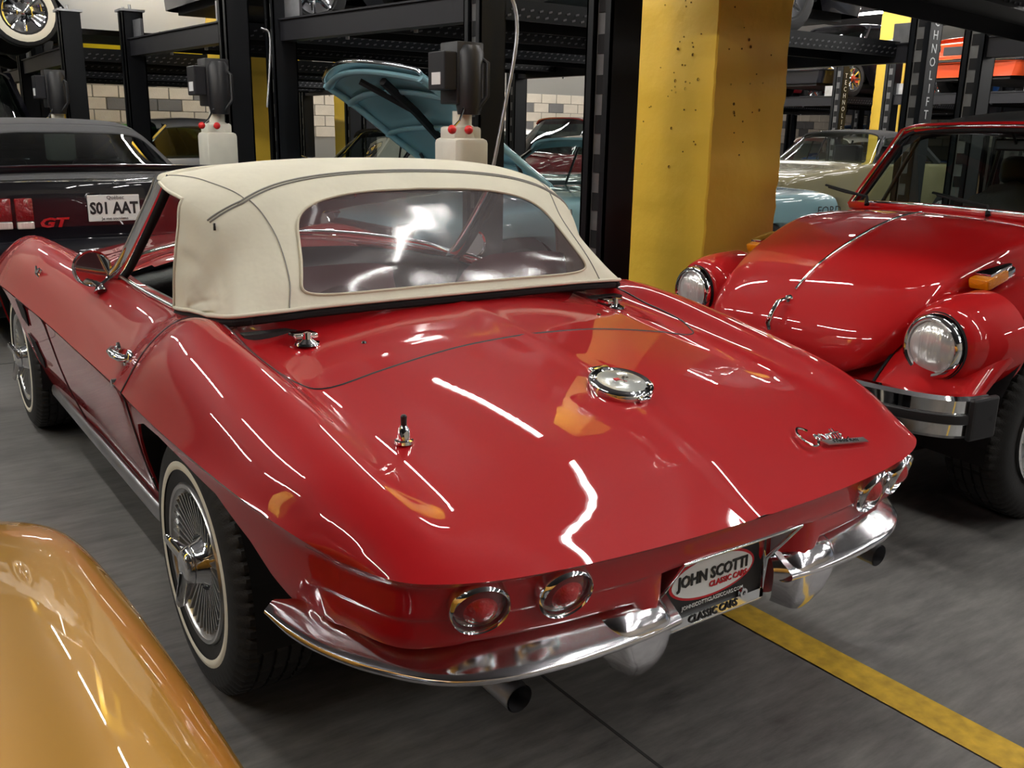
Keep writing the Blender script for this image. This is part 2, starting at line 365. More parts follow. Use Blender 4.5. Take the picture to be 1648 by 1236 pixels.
# ------------------------------------------------------------------ the red roadster
cv = empty('roadster', (0, 0, 0), 0, 'red sixties roadster with cream soft top, seen from behind, in the middle', 'car')
CB = [ # rows from the tail lip forward, columns from centre line to side crease
 [(0,.055,.620),(.22,.062,.620),(.42,.082,.620),(.57,.112,.620),(.67,.150,.622),(.735,.205,.624),(.785,.320,.628)],
 [(0,.115,.648),(.22,.122,.646),(.42,.142,.645),(.57,.172,.648),(.675,.205,.652),(.745,.260,.650),(.820,.390,.650)],
 [(0,.225,.704),(.22,.230,.698),(.43,.245,.684),(.58,.268,.682),(.680,.300,.700),(.765,.350,.690),(.848,.480,.668)],
 [(0,.380,.758),(.22,.385,.750),(.43,.395,.728),(.59,.410,.716),(.685,.430,.745),(.785,.470,.728),(.868,.590,.682)],
 [(0,.580,.800),(.22,.582,.793),(.43,.588,.768),(.595,.595,.748),(.688,.610,.785),(.800,.640,.758),(.880,.720,.690)],
 [(0,.820,.836),(.22,.820,.829),(.43,.820,.804),(.60,.820,.780),(.692,.830,.826),(.812,.845,.785),(.886,.880,.692)],
 [(0,1.08,.866),(.22,1.08,.860),(.43,1.08,.838),(.61,1.08,.812),(.700,1.08,.862),(.818,1.08,.806),(.886,1.08,.690)],
 [(0,1.28,.882),(.21,1.28,.876),(.42,1.28,.856),(.575,1.28,.838),(.708,1.28,.872),(.812,1.28,.802),(.880,1.28,.686)],
 [(0,1.45,.885),(.21,1.45,.880),(.43,1.45,.858),(.60,1.45,.838),(.700,1.45,.845),(.790,1.45,.785),(.868,1.45,.678)],
 [(0,1.62,.885),(.21,1.62,.880),(.43,1.62,.855),(.615,1.62,.836),(.690,1.62,.830),(.772,1.62,.765),(.858,1.62,.668)],
 [(0,2.05,.885),(.21,2.05,.880),(.43,2.05,.855),(.620,2.05,.838),(.690,2.05,.832),(.768,2.05,.768),(.854,2.05,.662)],
 [(0,2.48,.925),(.21,2.46,.918),(.43,2.40,.892),(.625,2.32,.855),(.695,2.38,.840),(.772,2.40,.778),(.856,2.40,.664)],
 [(0,2.85,.920),(.21,2.84,.905),(.43,2.82,.868),(.58,2.80,.835),(.700,2.80,.846),(.785,2.80,.790),(.866,2.80,.670)],
 [(0,3.20,.895),(.21,3.20,.870),(.43,3.20,.822),(.56,3.20,.805),(.705,3.20,.862),(.805,3.20,.800),(.878,3.20,.676)],
 [(0,3.55,.860),(.21,3.55,.832),(.42,3.55,.785),(.55,3.55,.775),(.705,3.55,.862),(.810,3.55,.800),(.882,3.55,.672)],
 [(0,3.90,.805),(.21,3.90,.780),(.42,3.90,.742),(.55,3.90,.735),(.695,3.90,.812),(.795,3.88,.762),(.870,3.86,.660)],
 [(0,4.20,.740),(.21,4.19,.722),(.42,4.17,.692),(.55,4.15,.690),(.675,4.13,.730),(.765,4.09,.702),(.838,4.04,.640)],
 [(0,4.46,.640),(.21,4.45,.638),(.42,4.41,.632),(.55,4.37,.630),(.655,4.31,.632),(.725,4.25,.628),(.785,4.18,.618)],
]
GU = Grid(CB)
AX = [(1.05, .335, .355, .36), (3.54, .335, .365, .36)]
per = 9
ts = set(np.round(np.arange(0, 17+1e-6, 1/per), 5).tolist())
tt = np.linspace(0, 17, 3000); yy = GU(tt, np.full(3000, 6.))[:, 1]
for (yc, zc, ra, _) in AX:
    for a in (np.linspace(0, PI, 33) if yc > 2 else np.linspace(-.5, .2, 22)*0+PI): ts.add(round(float(np.interp(yc-ra*math.cos(a), yy, tt)), 5))
[ts.add(round(float(np.interp(v, yy, tt)), 5)) for v in list(np.linspace(.38, 1.42, 60))+[1.385,1.395,1.405,1.41,1.411]]
ts = sorted(ts); ts = [t for i, t in enumerate(ts) if i == 0 or t-ts[i-1] > 1e-3]; TS = np.array(ts)
US = np.arange(0, 6+1e-6, 1/8)
A = GU(TS[:, None], US[None, :]); A[:, 0, 0] = 0
# a slight raised spine along the centre line
sp_ = np.exp(-(A[..., 0]/.012)**2)*.004; A[..., 2] += np.where((A[..., 1] < 1.2), sp_, 0)
bm = bmesh.new()
def keepU(i, j):
    y = A[i, j, 1]; x = A[i, j, 0]
    return not (1.30 < y < 2.28 and x < .612 and US[j] < 3)
gridmesh(bm, A, flip=False, keep=keepU)
gridmesh(bm, mirror_x(A), flip=True, keep=keepU)
def side_prof(P, y, tail=0., nose=0.):
    """points down from the crease; P=(x,y,z) crease point"""
    x, y_, z = P
    return [(x, y_, z), (x-.010, y_, z-.022), (x-.028, y_, z-.10), (x-.050, y_, z-.20), (x-.078, y_, z-.30), (x-.118, y_, z-.41)]
RA = ([.34, .40, .46, .52, .58, .70, .9, 1.05, 1.2, 1.30, 1.36, 1.39, 1.41], [.470, .475, .490, .525, .578, .637, .655, .66, .650, .620, .56, .48, .20])
def TLP(rec): return ((0, 0, 0), (.012, .010, 0), (.032, .022, 0), (.038, .076, 0), (.044, .088, rec), (.056, .19, rec), (.13, .285, rec*.9))
def skirt(bm, s):
    rows = []
    # tail: perimeter along row 0
    us = np.arange(0, 6+1e-6, 1/8); L0 = GU(np.zeros(len(us)), us); L0[0, 0] = 0
    T = []
    for k, P in enumerate(L0):
        x, y, z = P; w = min(1., max(0., (x-.60)/.185)); rec = .062*math.exp(-(x/.192)**10)
        nx = .45*w**1.5; ny = 1-.55*w      # inward direction
        T.append([(x-nx*d, y+ny*d+r_*1.0, z-q) for d, q, r_ in TLP(rec)])
    T = np.array(T)
    for k in range(len(T)):
        if abs(T[k, 0, 0]) > .27: T[k, 5, 2] = .482; T[k, 6, 2] = .478
    G = Grid(T); ii = np.arange(len(us)); B = G(ii[:, None].astype(float), np.linspace(0, 6, 25)[None, :])
    B[..., 0] *= s
    gridmesh(bm, B, flip=(s > 0))
    # side
    P6 = GU(TS, np.full(len(TS), 6.)); S = []
    bot = []
    for P in P6:
        y = P[1]; e = math.exp(-((y-.32)/.16)**2) if y > .32 else 1.
        x, y_, z = P
        pr = [(0, 0), (.010, .022), (.026, .10), (.048, .20), (.078, .30), (.122, .41), (.15, .44)]
        tl = [(d*.45, q) for d, q, r_ in TLP(0)]
        row = []
        for (d, q), (d2, q2) in zip(pr, tl):
            dd = d*(1-e)+d2*e; qq = q*(1-e)+q2*e
            row.append((x-dd, y_+dd*e, z-qq))
        for q_, zt in ((5, .482), (6, .478)): row[q_] = (row[q_][0], row[q_][1], row[q_][2]*(1-e)+zt*e)
        S.append(row)
        zb = row[-1][2]
        zb = -1.
        for (yc, zc, ra, _) in AX[1:]:
            if abs(y-yc) < ra: zb = max(zb, zc+math.sqrt(max(0, ra*ra-(y-yc)**2))*.93)
        if .3 < y < 1.42: zb = float(np.interp(y, RA[0], RA[1]))
        elif y <= .3: zb = max(zb, .480)
        bot.append(zb)
    S = np.array(S); S[0] = T[-1]; bot[0] = -1.; G = Grid(S); n = 25; B = []
    w = np.linspace(0, 6, 200)
    for k in range(len(TS)):
        pts = G(np.full(200, float(k)), w); zz = pts[:, 2]
        wb = 6. if bot[k] < zz[-1] else float(np.interp(-bot[k], -zz, w))
        B.append(G(np.full(n, float(k)), np.linspace(0, wb, n)))
    B = np.array(B)
    B2 = B.copy(); B2[..., 0] *= s
    gridmesh(bm, B2, flip=(s < 0))
    # arch lip: turn inward
    E = B2[:, -1].copy(); F = E.copy(); F[:, 0] -= s*.05
    F2 = E.copy(); F[:, 0] = E[:, 0]-s*.007; F2[:, 0] = E[:, 0]-s*.40; kp = lambda i, j: bot[i] > 0 or bot[i+1] > 0
    gridmesh(bm, np.stack([E, F], 1), flip=(s < 0), keep=kp); gridmesh(bm, np.stack([F, F2], 1), 1, flip=(s < 0), keep=kp)
    return B
SK = skirt(bm, -1); skirt(bm, 1)
body = fin('body', bm, ['red_paint', 'matte'], cv, 38, 2e-4)
def lower_on_crease(y, w): # point on left side skin at y, w
    k = np.interp(y, SK[:, 0, 1], np.arange(len(SK))); a = int(k); f_ = k-a; R_ = SK[a]*(1-f_)+SK[min(a+1, len(SK)-1)]*f_
    i = w*(R_.shape[0]-1); b = int(min(i, R_.shape[0]-2)); g = i-b
    return R_[b]*(1-g)+R_[b+1]*g
# underbody and wheel wells
bm = bmesh.new(); box(bm, (-.45, .55, .24), (.45, 4.2, .29))
for (yc, zc, ra, _) in AX:
    for s in (-1, 1):
        lathe(bm, [(s*.45, ra+.005), (s*.80, ra+.005)], 24, (0, yc, zc-.02), a0=-.15, a1=PI+.15)
        lathe(bm, [(s*.45, .001), (s*.45, ra+.005)], 24, (0, yc, zc-.02), a0=-.15, a1=PI+.15)
fin('underbody', bm, 'matte', cv)
for y in (1.05, 3.54):
    for s in (-1, 1): corvette_wheel((s*.718, y+.015, .325), cv, s)
# panel gaps: thin dark grooves following the skin
def skin(x, y):
    """height of the deck at plan position"""
    s = abs(x); i, j = 5., 2.
    for _ in range(40):
        p = GU(i, j); di = GU(i+.05, j)-p; dj = GU(i, j+.05)-p
        J = np.array([[di[0], dj[0]], [di[1], dj[1]]])/.05; r_ = np.array([s-p[0], y-p[1]])
        try: st = np.linalg.solve(J, r_)
        except np.linalg.LinAlgError: break
        i = float(np.clip(i+np.clip(st[0], -1, 1), 0, 17)); j = float(np.clip(j+np.clip(st[1], -1, 1), 0, 6))
    return float(GU(i, j)[2])
def on_skin(pts, per=6, lift=.0): 
    q = spline([(p[0], p[1], 0) for p in pts], per); return [(a[0], a[1], skin(a[0], a[1])+lift) for a in q]
bm = bmesh.new()
tube(bm, on_skin([(x*1.07, y) for x, y in [(-.60,1.42),(-.60,1.15),(-.595,.98),(-.575,.875),(-.52,.82),(-.3,.83),(0,.845),(.3,.83),(.52,.82),(.575,.875),(.595,.98),(.60,1.15),(.60,1.42)]]), .0028, 5)
fin('lid_gap', bm, 'ink', cv)
bm = bmesh.new()
q = [GU(7.65, j) for j in np.linspace(3.6, 6, 10)]; tube(bm, [(-p[0]-.0005, p[1], p[2]) for p in q]+[tuple(lower_on_crease(q[-1][1], w)*np.array((1, 1, 1))-np.array((-.0, 0, 0))) for w in ()], .0028, 5)
pts = [lower_on_crease(q[-1][1]+.02*math.sin(w*PI), w) for w in np.linspace(0, 1, 12)]
tube(bm, [(-p[0]-.0005, p[1], p[2]) for p in pts], .003, 5); fin('door_gap', bm, 'ink', cv)
bm = bmesh.new(); pts = [lower_on_crease(2.62-.05*w, w) for w in np.linspace(0, 1, 12)]
tube(bm, [(-p[0]-.0005, p[1], p[2]) for p in pts], .003, 5); fin('door_gap', bm, 'ink', cv)
# sill trim
for s in (-1, 1):
    bm = bmesh.new(); tube(bm, [(s*.748, 1.44, .262), (s*.755, 1.6, .258), (s*.757, 2.4, .258), (s*.757, 3.15, .258)], .028, 10, flat=(.5, 1)); fin('sill_trim', bm, 'steel', cv, 60)
# ------------------------------------------------------------------ roadster: tail
def tail_y(x, z):
    s = abs(x); us = np.linspace(0, 5.5, 60); L = GU(np.zeros(60), us); u = float(np.interp(s, L[:, 0], us)); P = GU(0., u)
    w = min(1., max(0., (s-.60)/.185)); rec = .062*math.exp(-(s/.192)**10); ny = 1-.55*w
    q = [a[1] for a in TLP(rec)]; return P[1]+float(np.interp(P[2]-z, q, [ny*a[0]+a[2] for a in TLP(rec)]))
def lamp(x, z, nx):
    y = tail_y(x, z); n = Vector((nx, -1, -.34)).normalized(); t = None
    mt = basis((x, y-.002, z), Vector((-n.y, n.x, 0)), (0, 0, 1)) # z axis = x cross y
    ax = Vector((1, nx, 0)).normalized(); up = (-n).cross(ax); Mx = Matrix(((ax.x, n.x, up.x, x), (ax.y, n.y, up.y, y-.004), (ax.z, n.z, up.z, z), (0, 0, 0, 1)))
    bm = bmesh.new()   # bezel around local Y (outwards)
    lathe(bm, [(-.03, .047), (.004, .0465), (.014, .048), (.018, .0505), (.014, .054), (.004, .056), (-.02, .056)], 48, axis='Y'); bm.transform(Mx)
    bz = fin('tail_lamp_bezel', bm, 'chrome', cv, 50)
    bm = bmesh.new(); lathe(bm, [(.004, .047), (.010, .040), (.013, .030)], 40, axis='Y'); bm.transform(Mx); ln_ = fin('tail_lamp_lens', bm, 'lens', bz, 60)
    bm = bmesh.new(); lathe(bm, [(.013, .030), (.014, .026), (.020, .022), (.026, .012), (.028, .0001)], 32, axis='Y'); bm.transform(Mx); fin('lens_centre', bm, 'lens_bright', bz, 60)
for s in (-1, 1):
    lamp(s*.445, .562, s*.12); lamp(s*.60, .562, s*.30)
# bumpers
BO = [(.165,.100,.425),(.24,.094,.425),(.34,.094,.425),(.46,.104,.425),(.57,.128,.425),(.665,.178,.427),(.742,.262,.433),(.795,.335,.445),(.835,.400,.465),(.862,.455,.492)]
BI = [(.165,.175,.484),(.24,.172,.484),(.34,.172,.484),(.46,.182,.484),(.550,.207,.484),(.622,.255,.485),(.682,.320,.486),(.740,.395,.488),(.797,.440,.494),(.852,.460,.504)]
def bumper(s):
    rows = []
    for o_, i_ in zip(BO, BI):
        o_ = Vector(o_); i_ = Vector(i_); hh0 = Vector((o_.x-i_.x, o_.y-i_.y, 0)).normalized(); i_ -= hh0*.015; d = (o_-i_); h = Vector((d.x, d.y, 0)); t = max(.15, min(1, h.length/.06))
        hn = h.normalized()
        rows.append([i_+Vector((0, 0, -.004))-hn*.012, i_, i_+d*.35+Vector((0, 0, .009*t)), i_+d*.78+Vector((0, 0, .010*t)), o_+hn*.004*t+Vector((0, 0, .006*t)), o_+hn*.002+Vector((0, 0, -.008*t)), o_-hn*.020*t+Vector((0, 0, -.018*t)), o_-hn*.045*t+Vector((0, 0, -.014*t))])
    G = Grid([[tuple(p) for p in r_] for r_ in rows]); A_ = G(np.linspace(0, 9, 64)[:, None], np.linspace(0, 7, 40)[None, :])
    if s < 0: A_[..., 0] *= -1
    bm = bmesh.new(); gridmesh(bm, A_, flip=(s < 0)); bp = fin('bumper', bm, 'bumper_chrome', cv, 60)
    # inner overrider: a broad rounded blade that turns down and forward
    U, Vv = 22, 22; ctrl = []
    #  columns go from the inner end outwards, rows from the bumper shelf down
    prof = [(0.482,.170),(0.462,.118),(0.434,.093),(0.405,.090),(0.375,.096),(0.350,.106),(0.330,.120)]
    wid = [(.178,.350),(.166,.352),(.158,.350),(.158,.342),(.164,.326),(.176,.304),(.190,.288)]
    for (z, y), (x0, x1) in zip(prof, wid):
        r_ = []
        for k in range(7):
            t = k/6; x = x0+(x1-x0)*t; r_.append((x, y+.040*abs(t*2-1)**4*(1 if t > .5 else 1.2)+.0, z+(.010*math.sin(t*PI) if z > .38 else -.010*math.sin(t*PI)+.004)))
        ctrl.append(r_)
    A_ = Grid(ctrl)(np.linspace(0, 6, 30)[:, None], np.linspace(0, 6, 30)[None, :])
    if s < 0: A_[..., 0] *= -1
    bm = bmesh.new(); gridmesh(bm, A_, flip=(s > 0)); solidify(bm, .012); fin('overrider', bm, 'bumper_chrome', bp, 45)
bumper(-1); bumper(1)
# exhaust tips
for s in (-1, 1):
    bm = bmesh.new(); c0 = Vector((s*.535, .46, .385)); c1 = Vector((s*.530, .125, .372))
    tube(bm, [c0, c1], .027, 20, caps=False); tube(bm, [c1, c0+(c1-c0)*.3], .024, 20, caps=False); fin('exhaust_tip', bm, 'steel', cv, 40)
    bm = bmesh.new(); tube(bm, [c0+(c1-c0)*.4, c0+(c1-c0)*.41], .024, 20); fin('exhaust_bore', bm, 'matte', cv)
# number plate in its recess
yp = .168
bm = bmesh.new(); box(bm, (-.152, yp, .364), (.152, yp+.004, .514), bev=.001); pl = tag(fin('licence_plate', bm, 'ink', cv), 'black dealer plate with a white oval sign')
def disc(name, rx, rz, y, cx, cz, m, parent, n=40, th=.0006):
    bm = bmesh.new(); vs = [bm.verts.new((cx+rx*math.cos(2*PI*k/n), y, cz+rz*math.sin(2*PI*k/n))) for k in range(n)]
    f_ = bm.faces.new(vs); r_ = bmesh.ops.extrude_face_region(bm, geom=[f_]); [setattr(v, 'co', v.co+Vector((0, th, 0))) for v in r_['geom'] if isinstance(v, bmesh.types.BMVert)]
    return fin(name, bm, m, parent)
disc('oval_rim', .128, .049, yp-.0012, -.004, .452, 'redink', pl); disc('oval_face', .121, .043, yp-.0024, -.004, .452, 'white', pl)
text('lettering', 'JOHN SCOTTI', .036, 'ink', basis((-.004, yp-.004, .457), (1, 0, 0), (0, 0, 1)), pl, sx=.92, bold=.03)
text('lettering', 'CLASSIC CARS', .018, 'redink', basis((.042, yp-.004, .432), (1, 0, 0), (0, 0, 1)), pl, bold=.03)
text('lettering', 'JOHNSCOTTICLASSICCARS.COM', .0125, 'white', basis((.0, yp-.003, .397), (1, 0, 0), (0, 0, 1)), pl)
bm = bmesh.new(); e = .011
for (a, b) in (((-.158, .357), (.158, .379)), ((-.158, .509), (.158, .520)), ((-.158, .357), (-.149, .520)), ((.147, .357), (.158, .520))): box(bm, (a[0], yp-.006, a[1]), (b[0], yp+.003, b[1]))
for cx in (-.118, .09): lathe(bm, [(yp-.006, .004), (yp-.010, .005), (yp-.010, .011), (yp-.004, .013)], 14, (cx, 0, .385), axis='Y')
fr = fin('plate_frame', bm, 'chrome', cv)
text('lettering', 'CLASSIC CARS', .023, 'ink', basis((.0, yp-.0072, .368), (1, 0, 0), (0, 0, 1)), fr, bold=.03)
bm = bmesh.new()   # chrome bezel of the recess and its side walls
pts = [(-.158, .160, .45), (-.174, .092, .548), (.174, .092, .548), (.158, .160, .45), (.156, .168, .352), (-.156, .168, .352)]; tube(bm, pts, .0045, 8, closed=True); fin('plate_bezel', bm, 'chrome', cv, 50)
bm = bmesh.new()
for s in (-1, 1):
    bm = bmesh.new(); q = [bm.verts.new(c) for c in ((s*.174, .094, .546), (s*.165, .160, .45), (s*.160, .166, .354), (s*.156, .180, .36), (s*.156, .180, .54))]; bm.faces.new(q if s < 0 else q[::-1]); fin('recess_wall', bm, 'steel', cv)
# script and badge on the deck
def on_deck(x, y, l=.002): return Vector((x, y, skin(x, y)+l))
o0 = on_deck(.385, .185, 0); ex = on_deck(.44, .178, 0)-on_deck(.33, .192, 0); ex.normalize(); ey = on_deck(.385, .235, 0)-on_deck(.385, .135, 0)
MB_ = basis(o0+Vector((0, 0, .009)), ex, ey)
bm = bmesh.new()
def stroke(pts, r=.0024, mt=MB_, sc=1.): tube(bm, [mt @ Vector((p[0]*sc, p[1]*sc, .003)) for p in spline([(a, b, 0) for a, b in pts], 5)], r, 6)
stroke([(-.062,.026),(-.07,.034),(-.086,.036),(-.10,.02),(-.102,-.004),(-.09,-.026),(-.074,-.026),(-.06,-.012)], .0038)
stroke([(-.058,.002),(-.052,.014),(-.045,.006),(-.05,-.006),(-.057,-.002),(-.05,.008),(-.04,.008)])
stroke([(-.04,-.006),(-.038,.014),(-.03,.012),(-.026,.014),(-.022,-.006),(-.014,.014),(-.008,.012)])
stroke([(-.006,.004),(.002,.014),(-.004,.016),(-.008,.002),(0,-.006),(.008,.002)])
stroke([(.006,-.006),(.014,.034)], .002); stroke([(.016,-.006),(.024,.036)], .002); stroke([(.0,.018),(.034,.024)]); stroke([(.026,.004),(.036,.014),(.030,.016),(.026,.002),(.034,-.006),(.05,.004)])
sc_ = tag(fin('script_badge', bm, 'chrome', cv, 60), 'chrome script nameplate')
bm = bmesh.new()
vs = [bm.verts.new(MB_ @ Vector(p)) for p in ((-.032,-.020,0),(.104,-.012,0),(.100,.004,0),(-.046,-.006,0))]; f_ = bm.faces.new(vs); r_ = bmesh.ops.extrude_face_region(bm, geom=[f_]); n_ = MB_.to_3x3() @ Vector((0, 0, .003))
for v in r_['geom']:
    if isinstance(v, bmesh.types.BMVert): v.co += n_
bar = fin('badge_bar', bm, 'satin', sc_); 
text('lettering', 'STING RAY', .012, 'ink', MB_ @ Matrix.Translation((.032, -.0085, .004)) @ Matrix.Rotation(.05, 4, 'Z'), sc_, sx=1.5)
text('lettering', 'Corvette', .034, 'chrome', MB_ @ Matrix.Translation((-.012, .004, .002)), None, shear=.3).name = 'spare'; bpy.data.objects.remove(bpy.data.objects['spare'])
# fuel door
c = on_deck(0, .485); nrm = Vector((0, -(skin(0, .56)-skin(0, .41))/.15, 1)).normalized(); MF = basis(c+Vector((0, 0, -.002)), (1, 0, 0), Vector((0, 1, 0)))
MF = Matrix.Translation(c) @ Vector((0, 0, 1)).rotation_difference(nrm).to_matrix().to_4x4()
bm = bmesh.new(); lathe(bm, [(-.006, .076), (.008, .077), (.014, .074), (.016, .069), (.013, .065), (.016, .061), (.014, .057)], 56, axis='Z'); box(bm, (-.028, .066, -.004), (.028, .088, .014), bev=.004); box(bm, (-.016, -.086, 0), (.016, -.066, .010), bev=.003); bm.transform(MF)
fd = fin('fuel_door', bm, 'chrome', cv, 45)
bm = bmesh.new(); lathe(bm, [(.014, .058), (.0155, .030), (.017, .028), (.018, .0001)], 48, axis='Z'); bm.transform(MF); fin('fuel_door_face', bm, 'badge_face', fd, 40)
bm = bmesh.new()
for i in range(3):
    for j in range(2):
        if (i+j) % 2 == 0: box(bm, (.004+i*.006, .002+j*.005, .018), (.0095+i*.006, .0065+j*.005, .0192))
tube(bm, [(-.004, -.014, .018), (.006, .003, .018)], .0008, 5); bm.transform(MF); fin('flag_emblem', bm, 'ink', fd)
bm = bmesh.new(); box(bm, (-.020, -.002, .018), (-.006, .008, .0195)); tube(bm, [(.004, -.014, .018), (-.006, .0, .018)], .0008, 5); bm.transform(MF); fin('flag_emblem', bm, 'redink', fd)
# antenna base, lid pins, hinge brackets
c = on_deck(-.541, .515, 0); bm = bmesh.new(); lathe(bm, [(0, .020), (.006, .019), (.008, .014), (.028, .012), (.034, .008), (.036, .0065)], 20, c, axis='Z', cap=True); an = fin('antenna_base', bm, 'chrome', cv, 40)
bm = bmesh.new(); lathe(bm, [(.036, .006), (.055, .0065), (.058, .004), (.0585, .0001)], 14, c, axis='Z'); fin('antenna_tip', bm, 'black', an, 40)
for x, y in ((-.389, .99), (.345, .97)):
    c = on_deck(x, y, 0); bm = bmesh.new(); lathe(bm, [(0, .007), (.004, .006), (.006, .0001)], 12, c, axis='Z'); fin('lid_pin', bm, 'chrome', cv, 40)
for x in (-.50, .50):
    c = on_deck(x, 1.075, 0); bm = bmesh.new(); lathe(bm, [(0, .032), (.006, .030), (.010, .018), (.014, .012), (.030, .010), (.032, .0001)], 20, c, axis='Z'); box(bm, c+Vector((-.03, 0, .012)), c+Vector((.03, .05, .026)), bev=.004); fin('top_catch', bm, 'chrome', cv, 40)
# door handle, lock, badge, vents, mirrors
def lside(y, w=0, out=0.): p = lower_on_crease(y, w); return Vector((-p[0]-out, p[1], p[2]))
def upside(y, j): k = float(np.interp(y, GU(np.linspace(0, 17, 400), np.full(400, float(j)))[:, 1], np.linspace(0, 17, 400))); p = GU(k, float(j)); return Vector((-p[0], p[1], p[2]))
c = upside(1.60, 5.35)+Vector((-.004, 0, 0)); bm = bmesh.new()
tube(bm, [c+Vector((0, .075, .0)), c+Vector((-.020, .06, .004)), c+Vector((-.034, .02, .006)), c+Vector((-.034, -.02, .004)), c+Vector((-.024, -.055, 0)), c+Vector((0, -.065, 0))], [.008, .010, .010, .012, .013, .011], 12, flat=(1.2, .8))
lathe(bm, [(0, .026), (-.008, .024), (-.012, .016), (-.020, .0001)], 20, c+Vector((0, -.06, -.004)), axis='X'); lathe(bm, [(0, .018), (-.006, .017), (-.01, .0001)], 20, c+Vector((0, .07, 0)), axis='X')
tube(bm, [c+Vector((-.01, -.06, -.01)), c+Vector((-.012, -.05, -.045)), c+Vector((-.008, -.048, -.055))], [.012, .007, .004], 8)
dh = fin('door_handle', bm, 'chrome', cv, 50)
bm = bmesh.new(); lathe(bm, [(.01, .011), (-.004, .010), (-.006, .0001)], 14, lside(1.53, .0)+Vector((0, 0, .002)), axis='X'); fin('door_lock', bm, 'chrome', cv, 40)
c = upside(2.93, 5.1); bm = bmesh.new(); tube(bm, [c+Vector((-.004, -.035, .02)), c+Vector((-.008, .0, -.0)), c+Vector((-.004, .035, .02))], [.004, .008, .004], 6); tube(bm, [c+Vector((-.004, -.03, -.02)), c+Vector((-.008, .0, .0)), c+Vector((-.004, .03, -.02))], [.004, .008, .004], 6); box(bm, c+Vector((-.01, -.012, -.012)), c+Vector((.01, .012, .012)), bev=.003); fin('fender_badge', bm, 'chrome', cv)
for y0 in (3.08, 2.86):
    bm = bmesh.new(); q = [lside(y0-.02, .14, .0012), lside(y0-.20, .17, .0012), lside(y0-.17, .30, .0012), lside(y0-.03, .33, .0012)] if y0 > 3 else [lside(y0-.02, .38, .0012), lside(y0-.16, .42, .0012), lside(y0-.13, .55, .0012), lside(y0-.03, .56, .0012)]
    q = [lside(y0-a, b, .0018) for a, b in ((0, .10), (-.06+.06, .30), (.09, .34), (.13, .20), (.13, .12))] if y0 > 3 else [lside(3.08-a, b, .0018) for a, b in ((0, .42), (.0, .60), (.07, .64), (.13, .56), (.11, .44))]
    bm.faces.new([bm.verts.new(p) for p in q]); solidify(bm, -.004); fin('side_vent', bm, 'matte', cv)
for s in (-1, 1):
    c = Vector((s*.745, 2.26, .885)); bm = bmesh.new(); d = Vector((s*.12, 1, 0)).normalized()
    if s < 0: c = Vector((-.742, 2.26, .880))
    Mx = Matrix.Translation(c) @ Vector((0, 1, 0)).rotation_difference(d).to_matrix().to_4x4()
    lathe(bm, [(-.004, .052), (-.008, .055), (-.010, .060), (.004, .062), (.020, .052), (.034, .028), (.038, .0001)], 40, axis='Y'); bm.transform(Mx)
    b_ = Vector((s*.735, 2.20, .818)) if s < 0 else Vector((.735, 2.2, .818))
    tube(bm, [b_+Vector((0, -.01, -.006)), b_+Vector((0, 0, .01)), c+Vector((0, .02, -.045))], [.022, .013, .008], 12); mr = fin('door_mirror', bm, 'chrome', cv, 40)
    bm = bmesh.new(); lathe(bm, [(-.0045, .054), (-.0046, .0001)], 40, axis='Y'); bm.transform(Mx); fin('mirror_glass', bm, 'chrome', mr)
# windscreen frame
for s in (-1, 1):
    bm = bmesh.new(); P = spline([(s*.672, 2.30, .835), (s*.655, 2.20, .89), (s*.632, 2.05, 1.01), (s*.608, 1.90, 1.14), (s*.600, 1.86, 1.185)], 5)
    tube(bm, P, .031, 14, flat=(.9, .9)); fin('screen_pillar', bm, 'chrome', cv, 50)
    bm = bmesh.new(); P2 = [p+np.array((s*-.006, -.040, -.006)) for p in P]; tube(bm, P2, .013, 8); fin('pillar_seal', bm, 'matte', cv, 50)
    bm = bmesh.new(); tube(bm, spline([(s*.668, 2.25, .858), (s*.664, 2.0, .847), (s*.658, 1.7, .842), (s*.655, 1.5, .845)], 6), .007, 8); fin('sill_moulding', bm, 'chrome', cv, 50)
bm = bmesh.new(); tube(bm, spline([(-.55, 1.93, 1.188), (-.48, 2.0, 1.196), (-.25, 2.06, 1.208), (0, 2.08, 1.212), (.25, 2.06, 1.208), (.48, 2.0, 1.196), (.55, 1.93, 1.188)], 6), .016, 10); fin('screen_header', bm, 'chrome', cv, 50)
bm = bmesh.new(); tube(bm, spline([(-.67, 2.28, .85), (-.58, 2.42, .885), (-.3, 2.52, .925), (0, 2.55, .94), (.3, 2.52, .925), (.58, 2.42, .885), (.67, 2.28, .85)], 6), .010, 8); fin('screen_base_trim', bm, 'chrome', cv, 50)
G = Grid([[(-.67, 2.28, .85), (-.58, 2.42, .885), (-.3, 2.52, .925), (0, 2.55, .94), (.3, 2.52, .925), (.58, 2.42, .885), (.67, 2.28, .85)], [(-.635, 2.07, 1.02), (-.54, 2.20, 1.04), (-.28, 2.29, 1.07), (0, 2.32, 1.08), (.28, 2.29, 1.07), (.54, 2.20, 1.04), (.635, 2.07, 1.02)], [(-.60, 1.86, 1.185), (-.5, 1.98, 1.20), (-.25, 2.06, 1.212), (0, 2.08, 1.216), (.25, 2.06, 1.212), (.5, 1.98, 1.20), (.60, 1.86, 1.185)]])
bm = bmesh.new(); gridmesh(bm, G(np.linspace(0, 2, 8)[:, None], np.linspace(0, 6, 30)[None, :])); fin('windscreen', bm, 'glass', cv, 60)
